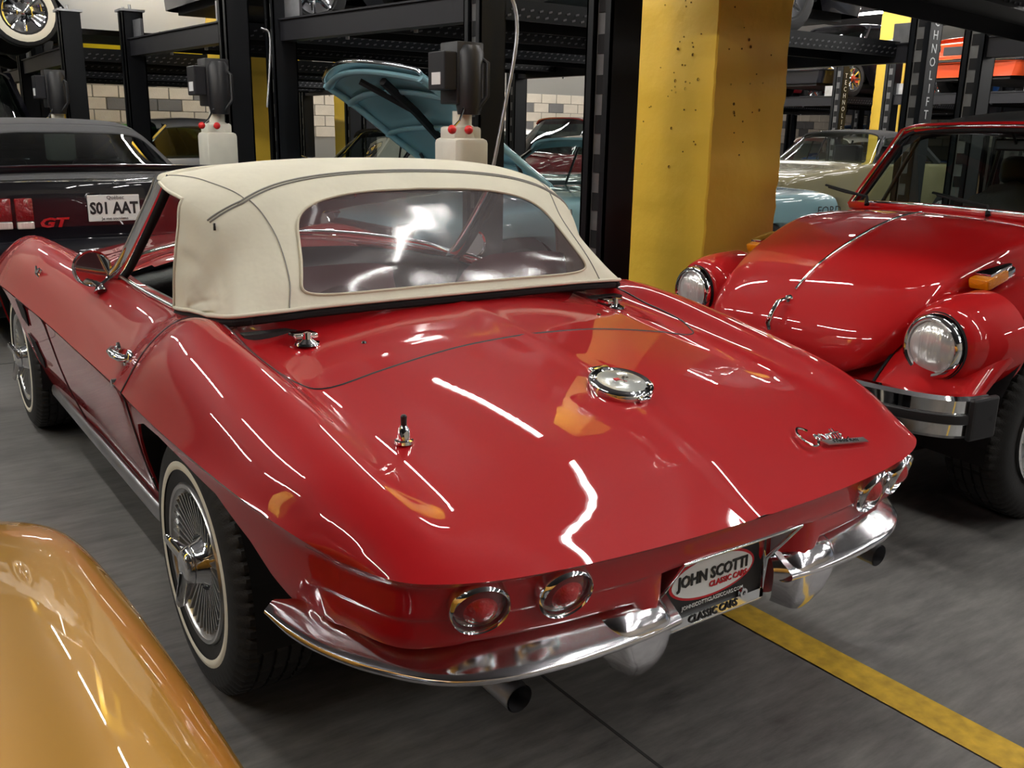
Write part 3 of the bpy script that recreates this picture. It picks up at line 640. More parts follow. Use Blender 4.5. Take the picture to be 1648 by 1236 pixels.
# ------------------------------------------------------------------ soft top
TR = [ # centre to roof edge (0-4), then down the side panel (5-7)
 [(0,2.07,1.222),(.22,2.05,1.218),(.44,1.98,1.208),(.57,1.90,1.195),(.615,1.86,1.178),(.64,1.84,1.09),(.66,1.84,.97),(.67,1.84,.85)],
 [(0,1.85,1.245),(.22,1.85,1.242),(.42,1.82,1.228),(.555,1.78,1.200),(.625,1.74,1.160),(.645,1.72,1.08),(.664,1.72,.965),(.67,1.73,.85)],
 [(0,1.65,1.250),(.22,1.65,1.246),(.41,1.63,1.230),(.545,1.60,1.195),(.628,1.585,1.145),(.646,1.58,1.07),(.664,1.58,.96),(.670,1.59,.850)],
 [(0,1.475,1.222),(.21,1.47,1.216),(.38,1.455,1.196),(.50,1.435,1.158),(.585,1.425,1.095),(.622,1.44,1.02),(.652,1.48,.935),(.668,1.53,.854)],
 [(0,1.350,1.140),(.20,1.345,1.134),(.37,1.33,1.110),(.485,1.322,1.070),(.575,1.345,1.010),(.612,1.37,.955),(.642,1.42,.900),(.662,1.48,.859)],
 [(0,1.215,1.008),(.21,1.212,1.004),(.39,1.205,.988),(.510,1.21,.966),(.595,1.25,.935),(.625,1.285,.910),(.645,1.34,.883),(.656,1.41,.863)],
 [(0,1.150,.902),(.22,1.15,.902),(.42,1.155,.900),(.545,1.165,.895),(.620,1.195,.887),(.638,1.235,.880),(.648,1.29,.873),(.654,1.35,.866)],
]
GR = Grid(TR, mirror=True)       # columns 0..14, centre 7
bm = bmesh.new(); CJ = 7
def win(t):   # rounded outline of the clear panel, wider towards the hem
    c, s_ = math.cos(t), math.sin(t); e = .42
    a = math.copysign(abs(c)**e, c); b = math.copysign(abs(s_)**e, s_); i = 4.72+1.05*b; return i, CJ+a*(2.45+.12*b)
N = 96; ang = [PI*2*k/N for k in range(N)]
def outer(t):
    c, s_ = math.cos(t), math.sin(t); k = max(abs(c), abs(s_)); a, b = c/k, s_/k; return (4.5+1.5*b), CJ+3.5*a
rr = []
for q in np.linspace(0, 1, 9):
    i = [outer(t)[0]*(1-q)+win(t)[0]*q for t in ang]; j = [outer(t)[1]*(1-q)+win(t)[1]*q for t in ang]; rr.append(GR(np.array(i), np.array(j)))
rr = np.array(rr); rr = np.concatenate([rr, rr[:, :1]], 1); gridmesh(bm, rr)
gridmesh(bm, GR(np.linspace(0, 3, 28)[:, None], np.linspace(3, 11, 61)[None, :]))
rng = np.random.RandomState(3); creases = [(rng.uniform(2.3, 5.5), rng.uniform(.6, 2.8), rng.uniform(-1, 1), rng.uniform(0, PI)) for _ in range(10)]
for s in (-1, 1):
    for i0, i1, j0, j1, ni, nj in ((2, 3, 4., 7., 14, 30), (3, 6, 3.5, 7., 40, 35)):
        I, J = np.meshgrid(np.linspace(i0, i1, ni), np.linspace(j0, j1, nj), indexing='ij'); A_ = GR(I, CJ+s*J)
        for (ci, cj, d, th_) in creases:
            u_ = (I-ci)*math.cos(th_)+(J-4-cj)*math.sin(th_); v_ = -(I-ci)*math.sin(th_)+(J-4-cj)*math.cos(th_)
            A_[..., 0] += s*.007*d*np.exp(-(u_/.16)**2-(v_/.8)**2)*np.clip((J-4.1)*3, 0, 1)*np.clip((7-J)*3, 0, 1)*np.clip((6-I)*2, 0, 1)*np.clip((I-2)*3, 0, 1)
        gridmesh(bm, A_, flip=(s < 0))
bmesh.ops.recalc_face_normals(bm, faces=bm.faces)
st = fin('soft_top', bm, 'canvas', cv, 60, 2.5e-3)
# window pane
ii = []; K = 14
wi = np.array([[((1-k/K)*4.72+win(t)[0]*k/K), ((1-k/K)*CJ+win(t)[1]*k/K)] for k in range(K+1) for t in ang]).reshape(K+1, N, 2)
P = GR(wi[..., 0], wi[..., 1]); P = np.concatenate([P, P[:, :1]], 1); P[..., 1] += .003
I = wi[..., 0]; J = wi[..., 1]; rp = .0022*np.sin(J*2.1+1.3*np.sin(I*2))+.002*np.sin(J*1.2-I*3+1); rp = np.concatenate([rp, rp[:, :1]], 1); P[..., 1] += rp*np.linspace(1, 0, K+1)[:, None]
bm = bmesh.new(); gridmesh(bm, P); rw = fin('rear_window', bm, 'vinyl', st, 80)
bm = bmesh.new(); tube(bm, [GR(*win(t))+np.array((0, -.0015, .0015)) for t in ang], .0035, 6, closed=True); fin('window_binding', bm, 'piping', st, 60)
# seams: rear bow piping, sail seams, hem
bm = bmesh.new(); js = np.linspace(CJ-4.2, CJ+4.2, 70)
for off in (0, .07):
    tube(bm, [GR(3.0+off-.25*max(0, abs(j-CJ)-3.2), j)+np.array((0, -.001, .001)) for j in js], .0028, 6)
fin('bow_piping', bm, 'stitch', st, 60)
for s_ in (-1, 1):
    bm = bmesh.new(); tube(bm, [GR(i, CJ+s_*(3.05-.40*(i-3)/3))+np.array((0, -.0008, .0008)) for i in np.linspace(3.1, 6, 24)], .0016, 5); fin('top_seam', bm, 'stitch', st)
    bm = bmesh.new(); tube(bm, [GR(i, CJ+s_*3.1)+np.array((0, 0, .001)) for i in np.linspace(.0, 3.0, 24)], .0016, 5); fin('top_seam', bm, 'stitch', st)
hem = [GR(i, 14) for i in np.linspace(2, 6, 30)]+[GR(6, j) for j in np.linspace(14, 0, 70)][1:-1]+[GR(i, 0) for i in np.linspace(6, 2, 30)]
hem = [p*np.array((-1, 1, 1)) for p in hem]; full = hem
bm = bmesh.new(); tube(bm, hem, .0055, 8)
for s_ in (-1, 1):
    tube(bm, [GR(i, CJ+4*s_) for i in np.linspace(0, 2, 12)]+[GR(2, CJ+s_*j) for j in np.linspace(4, 7, 20)][1:], .005, 6)
tube(bm, [GR(0, j) for j in np.linspace(3, 11, 50)], .010, 8)
fin('hem_piping', bm, 'canvas', st, 60)
for s_ in (-1, 1):
    bm = bmesh.new(); tube(bm, [GR(2.98, CJ+4.2*s_)+np.array((0, -.004, -.008)), GR(2.95, CJ+4.17*s_)+np.array((0, -.004, .006))], .005, 8); fin('piping_cap', bm, 'chrome', st)
# black gasket band and shadow gap under the hem
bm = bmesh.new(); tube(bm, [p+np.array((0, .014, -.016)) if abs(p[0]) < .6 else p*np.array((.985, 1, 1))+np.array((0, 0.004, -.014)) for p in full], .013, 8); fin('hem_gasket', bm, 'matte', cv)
# ------------------------------------------------------------------ cockpit
bm = bmesh.new(); box(bm, (-.60, 1.20, .30), (.60, 2.75, .34)); box(bm, (-.62, 1.18, .3), (.62, 1.22, .84)); box(bm, (-.63, 1.2, .3), (-.60, 2.6, .83)); box(bm, (.60, 1.2, .3), (.63, 2.6, .83)); fin('cockpit_tub', bm, 'interior', cv)
bm = bmesh.new(); A_ = Grid([[(-.62, 2.30, .84), (-.3, 2.44, .88), (0, 2.48, .89), (.3, 2.44, .88), (.62, 2.30, .84)], [(-.62, 2.16, .835), (-.33, 2.16, .875), (0, 2.17, .83), (.33, 2.16, .875), (.62, 2.16, .835)], [(-.62, 2.14, .79), (-.33, 2.13, .80), (0, 2.14, .78), (.33, 2.13, .80), (.62, 2.14, .79)], [(-.62, 2.24, .60), (-.33, 2.22, .60), (0, 2.22, .55), (.33, 2.22, .60), (.62, 2.24, .60)]])(np.linspace(0, 3, 20)[:, None], np.linspace(0, 4, 30)[None, :]); gridmesh(bm, A_); db = fin('dashboard', bm, 'interior', cv, 50)
for (x, z, r_) in ((-.40, .745, .06), (-.26, .745, .06), (-.50, .72, .03), (-.17, .70, .03)):
    bm = bmesh.new(); lathe(bm, [(2.16, r_), (2.135, r_*1.05), (2.13, r_), (2.14, r_*.9)], 28, (x, 0, z), axis='Y'); g_ = fin('gauge', bm, 'chrome', db, 40)
    bm = bmesh.new(); lathe(bm, [(2.143, r_), (2.142, .0001)], 28, (x, 0, z), axis='Y'); fin('gauge_face', bm, 'gauge', g_)
c = Vector((-.34, 1.93, .80)); ax = Vector((0, -.93, .36)).normalized(); x_, y_ = Vector((1, 0, 0)), ax.cross(Vector((1, 0, 0)))
bm = bmesh.new(); tube(bm, [c+.19*(math.cos(a)*x_+math.sin(a)*y_) for a in np.linspace(0, 2*PI, 40, endpoint=False)], .0095, 8, closed=True); sw = fin('steering_wheel', bm, 'interior', cv, 60)
bm = bmesh.new()
for a in (.1, PI-.1, -PI/2): tube(bm, [c-ax*.03, c+.185*(math.cos(a)*x_+math.sin(a)*y_)], .008, 6)
tube(bm, [c-ax*.02, c-ax*.3], .02, 10); fin('wheel_spoke', bm, 'steel', sw)
for s in (-1, 1):
    Mt = Matrix.Translation((s*.31, 0, 0)); bm = bmesh.new(); box(bm, (-.22, 1.50, .36), (.22, 1.98, .50), bev=.04); bm.transform(Mt); se = fin('seat', bm, 'interior', cv, 50)
    bm = bmesh.new(); A_ = Grid([[(-.21, 1.44, .45), (0, 1.46, .45), (.21, 1.44, .45)], [(-.22, 1.36, .65), (0, 1.38, .65), (.22, 1.36, .65)], [(-.19, 1.28, .85), (0, 1.30, .87), (.19, 1.28, .85)], [(-.12, 1.255, .90), (0, 1.27, .93), (.12, 1.255, .90)]])(np.linspace(0, 3, 14)[:, None], np.linspace(0, 2, 12)[None, :]); gridmesh(bm, A_); solidify(bm, .09); bm.transform(Mt); fin('seat_back', bm, 'seat_red', se, 50)
bm = bmesh.new(); tube(bm, [(0, 2.16, 1.17), (0, 2.06, 1.13)], .006, 6); box(bm, (-.11, 2.03, 1.10), (.11, 2.05, 1.15), bev=.008); fin('rear_view_mirror', bm, 'chrome', cv)
# ------------------------------------------------------------------ the red beetle-shaped car (local +Y is its front, origin under the front axle)
bt = empty('compact_car', (2.115, 1.165, 0), math.radians(84.3), 'red rounded compact car with round headlamps and black folding top, at right', 'car')
HP = [(-.44,1.035,.62),(-.15,1.050,.60),(.06,1.028,.575),(.28,.955,.53),(.48,.855,.49),(.62,.725,.455),(.675,.62,.42),(.67,.53,.36),(.625,.478,.22)]
rows = []
for k, (y, z, w) in enumerate(HP):
    a = HP[max(k-1, 0)]; b = HP[min(k+1, 8)]; t = Vector((0, b[0]-a[0], b[1]-a[1])).normalized(); n = Vector((0, -t.z, t.y))
    if n.z < 0 and k < 5: n = -n
    if n.y < 0 and k >= 5: n = -n
    p = Vector((0, y, z)); e = 1. if k < 7 else .6
    rows.append([tuple(p), tuple(p-n*.006*e+Vector((w*.4, 0, 0))), tuple(p-n*.026*e+Vector((w*.76, 0, 0))), tuple(p-n*.062*e+Vector((w*.95, 0, 0))), tuple(p-n*(.125 if k > 3 else .23)*e+Vector((w*(1.0 if k > 3 else .97), 0, 0)))])
GH = Grid(rows, mirror=True)
bm = bmesh.new(); gridmesh(bm, GH(np.linspace(0, 8, 60)[:, None], np.linspace(0, 8, 60)[None, :]), flip=True); fin('hood', bm, 'beetle_red', bt, 60)
bm = bmesh.new(); tube(bm, [GH(i, 4)+np.array((0, .001, .003)) for i in np.linspace(1.2, 4.6, 40)], .0055, 8, flat=(1., 1)); fin('hood_strip', bm, 'chrome', bt, 60)
bm = bmesh.new(); tube(bm, [(0, .628, .742), (0, .660, .735), (0, .685, .70), (0, .700, .66), (0, .690, .635)], [.010, .011, .010, .012, .008], 10); lathe(bm, [(0, .016), (.012, .014), (.018, .0001)], 16, (0, .60, .745), axis='Y'); fin('hood_handle', bm, 'chrome', bt, 50)
# nose tub below and beside the hood
bm = bmesh.new()
NB = [[(0, y-.02, z-.02) for z in (.0,)] for y in ()]
nose = [[(x*1.02, y, z) for (x, y, z) in r_] for r_ in [
 [(0,.50,.66),(.25,.50,.66),(.38,.47,.66),(.45,.40,.66),(.47,.1,.68),(.50,-.3,.72)],
 [(0,.60,.50),(.25,.60,.50),(.40,.575,.52),(.47,.50,.56),(.47,.2,.60),(.50,-.3,.64)],
 [(0,.645,.44),(.25,.64,.44),(.42,.60,.45),(.50,.50,.48),(.50,.2,.5),(.52,-.3,.5)],
 [(0,.63,.39),(.25,.625,.39),(.42,.58,.39),(.50,.48,.39),(.50,.2,.36),(.52,-.3,.3)],
 [(0,.55,.33),(.25,.545,.33),(.40,.50,.33),(.45,.40,.33),(.45,.2,.3),(.5,-.3,.25)]]]
gridmesh(bm, Grid(nose, mirror=True)(np.linspace(0, 4, 20)[:, None], np.linspace(0, 10, 60)[None, :])); fin('front_apron', bm, 'beetle_red', bt, 60)
def bt_fender(s):
    th = np.radians([9, 15, 24, 38, 55, 75, 95, 120, 150, 180, 200]); 
    Rc = [.66, .672, .640, .600, .572, .552, .535, .52, .50, .49, .50]; Ra = [.59, .585, .535, .49, .455, .43, .42, .42, .42, .42, .43]
    rows = []
    for t, rc, ra in zip(th, Rc, Ra):
        d = lambda x, r_: (x, r_*math.cos(t), max(.20, .33+r_*math.sin(t)))
        fr = max(0, math.cos(t)); top = max(0, math.sin(t))
        rows.append([d(.43, rc-.05+.03*fr), d(.50, rc-.004), d(.60, rc), d(.69, rc-.045), d(.745, rc*.55+ra*.45), d(.768, ra+.03), d(.770, ra)])
    G = Grid(rows); A_ = G(np.linspace(0, 10, 64)[:, None], np.linspace(0, 6, 34)[None, :]); 
    # swell around the headlamp
    hc = np.array((.605, .53, .677)); dd = np.linalg.norm(A_-hc, axis=-1); A_ += ((hc+np.array((0, -.02, 0))-A_)/(dd[..., None]+1e-6))*0
    if s < 0: A_[..., 0] *= -1
    bm = bmesh.new(); gridmesh(bm, A_, flip=(s < 0)); 
    E_ = A_[:, -1].copy(); F_ = E_.copy(); F_[:, 0] -= s*.05; gridmesh(bm, np.stack([E_, F_], 1), flip=(s < 0))
    fe = fin('front_fender', bm, 'beetle_red', bt, 60)
    bm = bmesh.new(); c = Vector((s*.605, .012, .677)); lathe(bm, [(.30, .172), (.40, .164), (.47, .150), (.51, .133), (.523, .122), (.530, .100)], 48, c, axis='Y'); fin('headlamp_bucket', bm, 'beetle_red', fe, 60)
    bm = bmesh.new(); lathe(bm, [(.515, .112), (.548, .110), (.562, .104), (.566, .096), (.560, .088), (.548, .086)], 48, c, axis='Y'); hl = fin('headlamp_ring', bm, 'chrome', fe, 60)
    bm = bmesh.new(); lathe(bm, [(.550, .087), (.566, .070), (.574, .040), (.577, .0001)], 40, c, axis='Y'); fin('headlamp_lens', bm, 'lampglass', fe, 60)
    bm = bmesh.new(); lathe(bm, [(.530, .1165), (.540, .1150)], 40, c, axis='Y'); fin('headlamp_seal', bm, 'matte', fe)
    bm = bmesh.new(); tube(bm, [tuple(G(i, .12)*np.array((s, 1, 1))+np.array((0, 0, .004))) for i in np.linspace(0, 9.5, 50)], .006, 6); fin('fender_beading', bm, 'matte', fe, 60)
    c = Vector((s*.55, .20, .882)); bm = bmesh.new(); box(bm, c+Vector((-.036, -.075, -.02)), c+Vector((.036, .075, .020)), bev=.012); box(bm, c+Vector((-.032, -.06, .018)), c+Vector((.032, .06, .034)), bev=.006); bm.transform(Matrix.Translation(c) @ Matrix.Rotation(-.30, 4, 'X') @ Matrix.Translation(-c)); tl = fin('turn_signal', bm, 'chrome', bt, 40)
    bm = bmesh.new(); box(bm, c+Vector((-.040, -.03, -.018)), c+Vector((.040, .086, .022)), bev=.010); bm.transform(Matrix.Translation(c) @ Matrix.Rotation(-.30, 4, 'X') @ Matrix.Translation(-c)); fin('signal_lens', bm, 'amber', tl, 40)
bt_fender(-1); bt_fender(1)
# bumper
def sweep(name, path, prof, m, parent, closed=True, per_=6, ang=40):
    """prof = (outward, up) pairs swept along a horizontal path"""
    P = spline(path, per_); bm = bmesh.new(); rows = []
    for i, p in enumerate(P):
        d = Vector(P[min(i+1, len(P)-1)]-P[max(i-1, 0)]); d.z = 0; d.normalize(); n = Vector((d.y, -d.x, 0)); rows.append([Vector(p)+n*a+Vector((0, 0, b)) for a, b in prof])
    vs = [[bm.verts.new(v) for v in r_] for r_ in rows]; k = len(prof)
    for i in range(len(vs)-1):
        for j in range(k if closed else k-1): bm.faces.new((vs[i][j], vs[i+1][j], vs[i+1][(j+1) % k], vs[i][(j+1) % k]))
    if closed: bm.faces.new(vs[0]); bm.faces.new(vs[-1][::-1])
    bmesh.ops.recalc_face_normals(bm, faces=bm.faces)
    return fin(name, bm, m, parent, ang)
bp_ = [(.80, .50, .48), (.79, .585, .48), (.74, .66, .48), (.60, .725, .48), (.3, .775, .48), (0, .79, .48), (-.3, .775, .48), (-.60, .725, .48), (-.74, .66, .48), (-.79, .585, .48), (-.80, .50, .48)]
bu = sweep('front_bumper', bp_, [(-.05, .070), (-.015, .072), (.0, .060), (.0, .020), (.004, .018), (.004, -.018), (0, -.02), (0, -.055), (-.015, -.068), (-.05, -.066)], 'chrome', bt, per_=5)
sweep('bumper_rubber', bp_, [(.002, .018), (.012, .014), (.014, 0), (.012, -.014), (.002, -.018)], 'black', bu, per_=5)
for s in (-1, 1):
    bm = bmesh.new(); box(bm, (s*.80-.012, .47, .410), (s*.80+.012, .60, .552), bev=.01); fin('bumper_end_cap', bm, 'black', bu)
for s in (-1, 1):
    bm = bmesh.new(); box(bm, (s*.33-.02, .50, .44), (s*.33+.02, .74, .50)); fin('bumper_bracket', bm, 'black', bt)
def alloy_wheel(loc, parent, s, R=.33, w=.22, rim=.195, spokes=8, m='satin', name='tyre', lip='chrome'):
    ty = tyre_mesh(R, rim+.004, w, 60, name, parent); ty.location = loc
    if s > 0: ty.rotation_euler = (0, 0, PI)
    h = w/2
    bm = bmesh.new(); lathe(bm, [(-h*.86, rim+.008), (-h-.004, rim+.006), (-h-.006, rim-.004), (-h*.9, rim-.010), (-h*.3, rim-.02), (-h*.2, .001)], 40); fin('wheel_rim', bm, lip, ty, 40)
    bm = bmesh.new()
    for k in range(spokes):
        a = 2*PI*k/spokes; tn = Vector((0, -math.sin(a), math.cos(a))); rd = Vector((0, math.cos(a), math.sin(a)))
        p0 = Vector((-h*.75, 0, 0))+rd*.04; p1 = Vector((-h*.55, 0, 0))+rd*(rim-.016); ax = (p1-p0)/2; obox(bm, (p0+p1)/2, ax, tn*(.6/spokes*.33), ax.cross(tn).normalized()*.014)
    lathe(bm, [(-h*.4, .07), (-h*.8, .06), (-h*.9, .03), (-h*.92, .001)], 24); fin('wheel_spokes', bm, m, ty, 40)
    return ty
for s in (-1, 1):
    alloy_wheel((s*.625, 0, .33), bt, s); alloy_wheel((s*.64, -2.42, .33), bt, s)
# windscreen, cowl and folding top
wb = [(-.62,-.40,1.03),(-.45,-.33,1.045),(0,-.29,1.055),(.45,-.33,1.045),(.62,-.40,1.03)]
wt = [(-.575,-.66,1.375),(-.42,-.61,1.392),(0,-.585,1.40),(.42,-.61,1.392),(.575,-.66,1.375)]
loop = [np.array(p) for p in spline(wb, 8)]+[np.array(p) for p in spline(wt[::-1], 8)]
bm = bmesh.new(); tube(bm, loop, .022, 10, closed=True, flat=(1, 1)); fin('screen_surround', bm, 'beetle_red', bt, 60)
ctr = sum(loop)/len(loop); ins = [ctr+(p-ctr)*.962+np.array((0, .024, 0.010)) for p in loop]
bm = bmesh.new(); tube(bm, ins, .006, 6, closed=True); fin('screen_moulding', bm, 'chrome', bt, 60)
ins = [ctr+(p-ctr)*.93+np.array((0, .004, 0)) for p in loop]
bm = bmesh.new(); tube(bm, ins, .011, 6, closed=True); fin('screen_seal', bm, 'matte', bt, 60)
bm = bmesh.new(); gridmesh(bm, Grid([wb, wt])(np.linspace(0, 1, 4)[:, None], np.linspace(0, 4, 30)[None, :])); fin('windscreen', bm, 'glass', bt, 60)
bm = bmesh.new()
CW = [[(0,-.29,1.04),(.3,-.30,1.035),(.5,-.34,1.02),(.62,-.40,1.0),(.70,-.45,.90),(.74,-.48,.72),(.75,-.5,.5),(.70,-.5,.30)],
      [(0,-.44,1.03),(.3,-.44,1.02),(.5,-.44,1.0),(.63,-.46,.985),(.71,-.50,.90),(.76,-.55,.72),(.765,-.55,.5),(.70,-.55,.30)]]
g0 = [(0,-.20,1.035),(.3,-.21,1.028),(.5,-.24,1.00),(.60,-.28,.95),(.62,-.30,.88),(.60,-.30,.7),(.58,-.3,.5),(.55,-.3,.3)]
gridmesh(bm, Grid([g0, CW[0], CW[1]], mirror=True)(np.linspace(0, 2, 12)[:, None], np.linspace(0, 14, 70)[None, :]), flip=True); fin('cowl', bm, 'beetle_red', bt, 60)
# body sides and tail
bm = bmesh.new(); rows = []
for y, wx, zb, zr in ((-.45,.72,.99,.3),(-.9,.77,.985,.3),(-1.6,.775,.98,.3),(-2.0,.76,.97,.32),(-2.5,.70,.95,.42),(-2.9,.55,.80,.45),(-3.12,.40,.58,.40)):
    rows.append([(wx*.86, y, zb), (wx*.92, y, zb-.03), (wx, y, zb-.16), (wx+.01, y, zb*.6+zr*.4), (wx*.98, y, zb*.3+zr*.7), (wx*.92, y, zr)])
A_ = Grid(rows)(np.linspace(0, 6, 50)[:, None], np.linspace(0, 5, 26)[None, :]); gridmesh(bm, A_); gridmesh(bm, mirror_x(A_), flip=True)
lid = [[(0, y, z), (w*.5, y, z-.01), (w, y, z-.05)] for y, z, w in ((-2.05,1.0,.65),(-2.4,.985,.62),(-2.75,.90,.52),(-3.05,.74,.42),(-3.2,.5,.38))]
gridmesh(bm, Grid(lid, mirror=True)(np.linspace(0, 4, 20)[:, None], np.linspace(0, 4, 20)[None, :]), flip=True)
box(bm, (-.66, -2.2, .25), (.66, -.5, .32)); fin('body_shell', bm, 'beetle_red', bt, 60)
for s in (-1, 1):   # rear fenders and running boards
    th = np.radians([-10, 20, 50, 80, 110, 150, 190]); rows = []
    for t in th:
        d = lambda x, r_: (s*x, -2.42+r_*math.cos(t), max(.22, .34+r_*math.sin(t)))
        rows.append([d(.58, .50), d(.68, .50), d(.76, .46), d(.785, .40), d(.785, .37)])
    bm = bmesh.new(); gridmesh(bm, Grid(rows)(np.linspace(0, 6, 40)[:, None], np.linspace(0, 4, 20)[None, :]), flip=(s < 0)); fin('rear_fender', bm, 'beetle_red', bt, 60)
    bm = bmesh.new(); box(bm, (s*.66, -1.98, .26), (s*.78, -.46, .30), bev=.01); fin('running_board', bm, 'black', bt)
TP = [[(0, y, z), (w*.5, y, z-.006), (w*.85, y, z-.03), (w, y, z-.08), (w*1.04, y, z-.11)] for y, z, w in ((-.60,1.412,.56),(-.9,1.47,.57),(-1.3,1.49,.575),(-1.7,1.46,.57),(-2.0,1.36,.56))]
TP.append([(0,-2.2,1.18),(.28,-2.2,1.175),(.47,-2.18,1.15),(.56,-2.15,1.12),(.60,-2.13,1.10)]); TP.append([(0,-2.35,.98),(.28,-2.35,.98),(.5,-2.3,.98),(.60,-2.2,.98),(.63,-2.1,.98)])
bm = bmesh.new(); gridmesh(bm, Grid(TP, mirror=True)(np.linspace(0, 6, 43)[:, None], np.linspace(0, 8, 41)[None, :]), flip=True, keep=lambda i, j: not (29 <= i < 39 and 7 <= j < 33)); solidify(bm, .012); ft = fin('folding_top', bm, 'dark_fabric', bt, 60)
bm = bmesh.new(); gridmesh(bm, Grid(TP, mirror=True)(np.linspace(29/7, 39/7, 12)[:, None], np.linspace(1.4, 6.6, 24)[None, :]), flip=True); fin('rear_window', bm, 'glass', ft, 60)
for s in (-1, 1):
    bm = bmesh.new(); tube(bm, [(s*.575, -.66, 1.375), (s*.585, -1.2, 1.385), (s*.58, -1.75, 1.36)], .014, 8); tube(bm, [(s*.585, -1.45, 1.38), (s*.645, -1.45, .99)], .012, 8); tube(bm, [(s*.58, -.80, 1.37), (s*.645, -.62, 1.0)], .010, 8); fin('window_frame', bm, 'black', bt)
    bm = bmesh.new(); q = [(s*.58, -.70, 1.37), (s*.585, -1.74, 1.36), (s*.65, -1.95, .99), (s*.65, -.5, 1.0)]; bm.faces.new([bm.verts.new(p) for p in q]); fin('side_glass', bm, 'glass', bt)
    bm = bmesh.new(); A_ = Grid([[(-.24, .04, .5), (0, 0, .5), (.24, .04, .5)], [(-.25, -.03, .75), (0, -.07, .75), (.25, -.03, .75)], [(-.23, -.12, 1.0), (0, -.16, 1.03), (.23, -.12, 1.0)], [(-.13, -.15, 1.10), (0, -.17, 1.13), (.13, -.15, 1.10)]])(np.linspace(0, 3, 14)[:, None], np.linspace(0, 2, 12)[None, :])+np.array((s*.33, -1.15, .02)); gridmesh(bm, A_); solidify(bm, .11)
    box(bm, (s*.33-.24, -1.2, .40), (s*.33+.24, -.70, .54), bev=.04); box(bm, (s*.33-.13, -1.35, 1.13), (s*.33+.13, -1.24, 1.27), bev=.04); fin('seat', bm, 'interior', bt, 50)
bm = bmesh.new(); box(bm, (-.60, -.52, .78), (.60, -.42, 1.02), bev=.03); fin('dashboard', bm, 'interior', bt, 40)
c = Vector((-.33, -.72, .98)); ax = Vector((0, -.85, .5)).normalized(); x_ = Vector((1, 0, 0)); y_ = ax.cross(x_)
bm = bmesh.new(); tube(bm, [c+.19*(math.cos(a)*x_+math.sin(a)*y_) for a in np.linspace(0, 2*PI, 36, endpoint=False)], .011, 8, closed=True); tube(bm, [c-.18*x_, c-ax*.03, c+.18*x_], .012, 6); tube(bm, [c, c-ax*.3], .02, 8); fin('steering_wheel', bm, 'interior', bt, 60)
for s in (-1, 1):
    bm = bmesh.new(); b_ = Vector((s*.30+.12, -.27, 1.05)); tube(bm, [b_, b_+Vector((.02, -.02, .035)), b_+Vector((.16, -.04, .045)), b_+Vector((.30, -.075, .06))], [.012, .006, .005, .004], 6); tube(bm, [b_+Vector((.06, -.028, .038)), b_+Vector((.34, -.10, .068))], .006, 5); fin('wiper', bm, 'matte', bt)
bm = bmesh.new(); box(bm, (-.10, -.68, 1.30), (.10, -.66, 1.35), bev=.008); tube(bm, [(0, -.62, 1.385), (0, -.66, 1.33)], .006, 6); fin('rear_view_mirror', bm, 'black', bt)
# underbody
bm = bmesh.new(); box(bm, (-.42, -2.9, .22), (.42, .5, .30))
for y in (0, -2.42):
    for s in (-1, 1): lathe(bm, [(s*.40, .001), (s*.40, .44), (s*.77, .44)], 24, (0, y, .33), a0=-.1, a1=PI+.1)
fin('underbody', bm, 'matte', bt)
# ------------------------------------------------------------------ the gold car in the near left corner: nose towards +Y
gd = empty('coupe', (-2.02, .75, 0), -.028, 'gold metallic car, only its long curved bonnet showing at lower left', 'car')
GC = [ # centre, mid, fender valley, crest, shoulder, side   (x, y, z) local
 [(0,.13,.50),(.35,.12,.50),(.60,.10,.51),(.75,.05,.52),(.84,-.02,.52),(.865,-.08,.50)],
 [(0,.10,.58),(.35,.09,.58),(.60,.06,.60),(.755,.01,.615),(.85,-.05,.61),(.875,-.12,.54)],
 [(0,0,.645),(.35,-.02,.65),(.61,-.05,.675),(.765,-.09,.69),(.86,-.14,.66),(.885,-.18,.56)],
 [(0,-.25,.71),(.35,-.25,.715),(.62,-.27,.745),(.775,-.29,.755),(.87,-.32,.715),(.90,-.34,.58)],
 [(0,-.60,.775),(.35,-.6,.772),(.62,-.6,.795),(.785,-.62,.80),(.885,-.64,.745),(.915,-.66,.59)],
 [(0,-1.1,.84),(.35,-1.1,.83),(.62,-1.1,.84),(.79,-1.1,.84),(.89,-1.1,.775),(.92,-1.1,.60)],
 [(0,-1.6,.885),(.35,-1.6,.875),(.62,-1.6,.865),(.79,-1.6,.85),(.89,-1.6,.78),(.92,-1.6,.60)],
 [(0,-3.0,.90),(.35,-3.0,.89),(.62,-3.0,.87),(.79,-3.0,.85),(.89,-3.0,.78),(.92,-3.0,.60)],
 [(0,-4.1,.86),(.35,-4.1,.85),(.62,-4.1,.84),(.77,-4.1,.82),(.87,-4.1,.76),(.90,-4.1,.60)],
 [(0,-4.5,.80),(.35,-4.5,.80),(.62,-4.48,.79),(.75,-4.45,.77),(.83,-4.40,.70),(.85,-4.36,.58)]]
G = Grid(GC, mirror=True); A_ = G(np.linspace(0, 9, 90)[:, None], np.linspace(0, 10, 80)[None, :]); bm = bmesh.new(); gridmesh(bm, A_)
ed = [A_[i, 0] for i in range(89, -1, -1)]+[A_[0, j] for j in range(1, 80)]+[A_[i, 79] for i in range(1, 90)]+[A_[89, j] for j in range(78, 0, -1)]; ed = np.array(ed)
cen = np.array((0, -2.2, 0)); lay = []
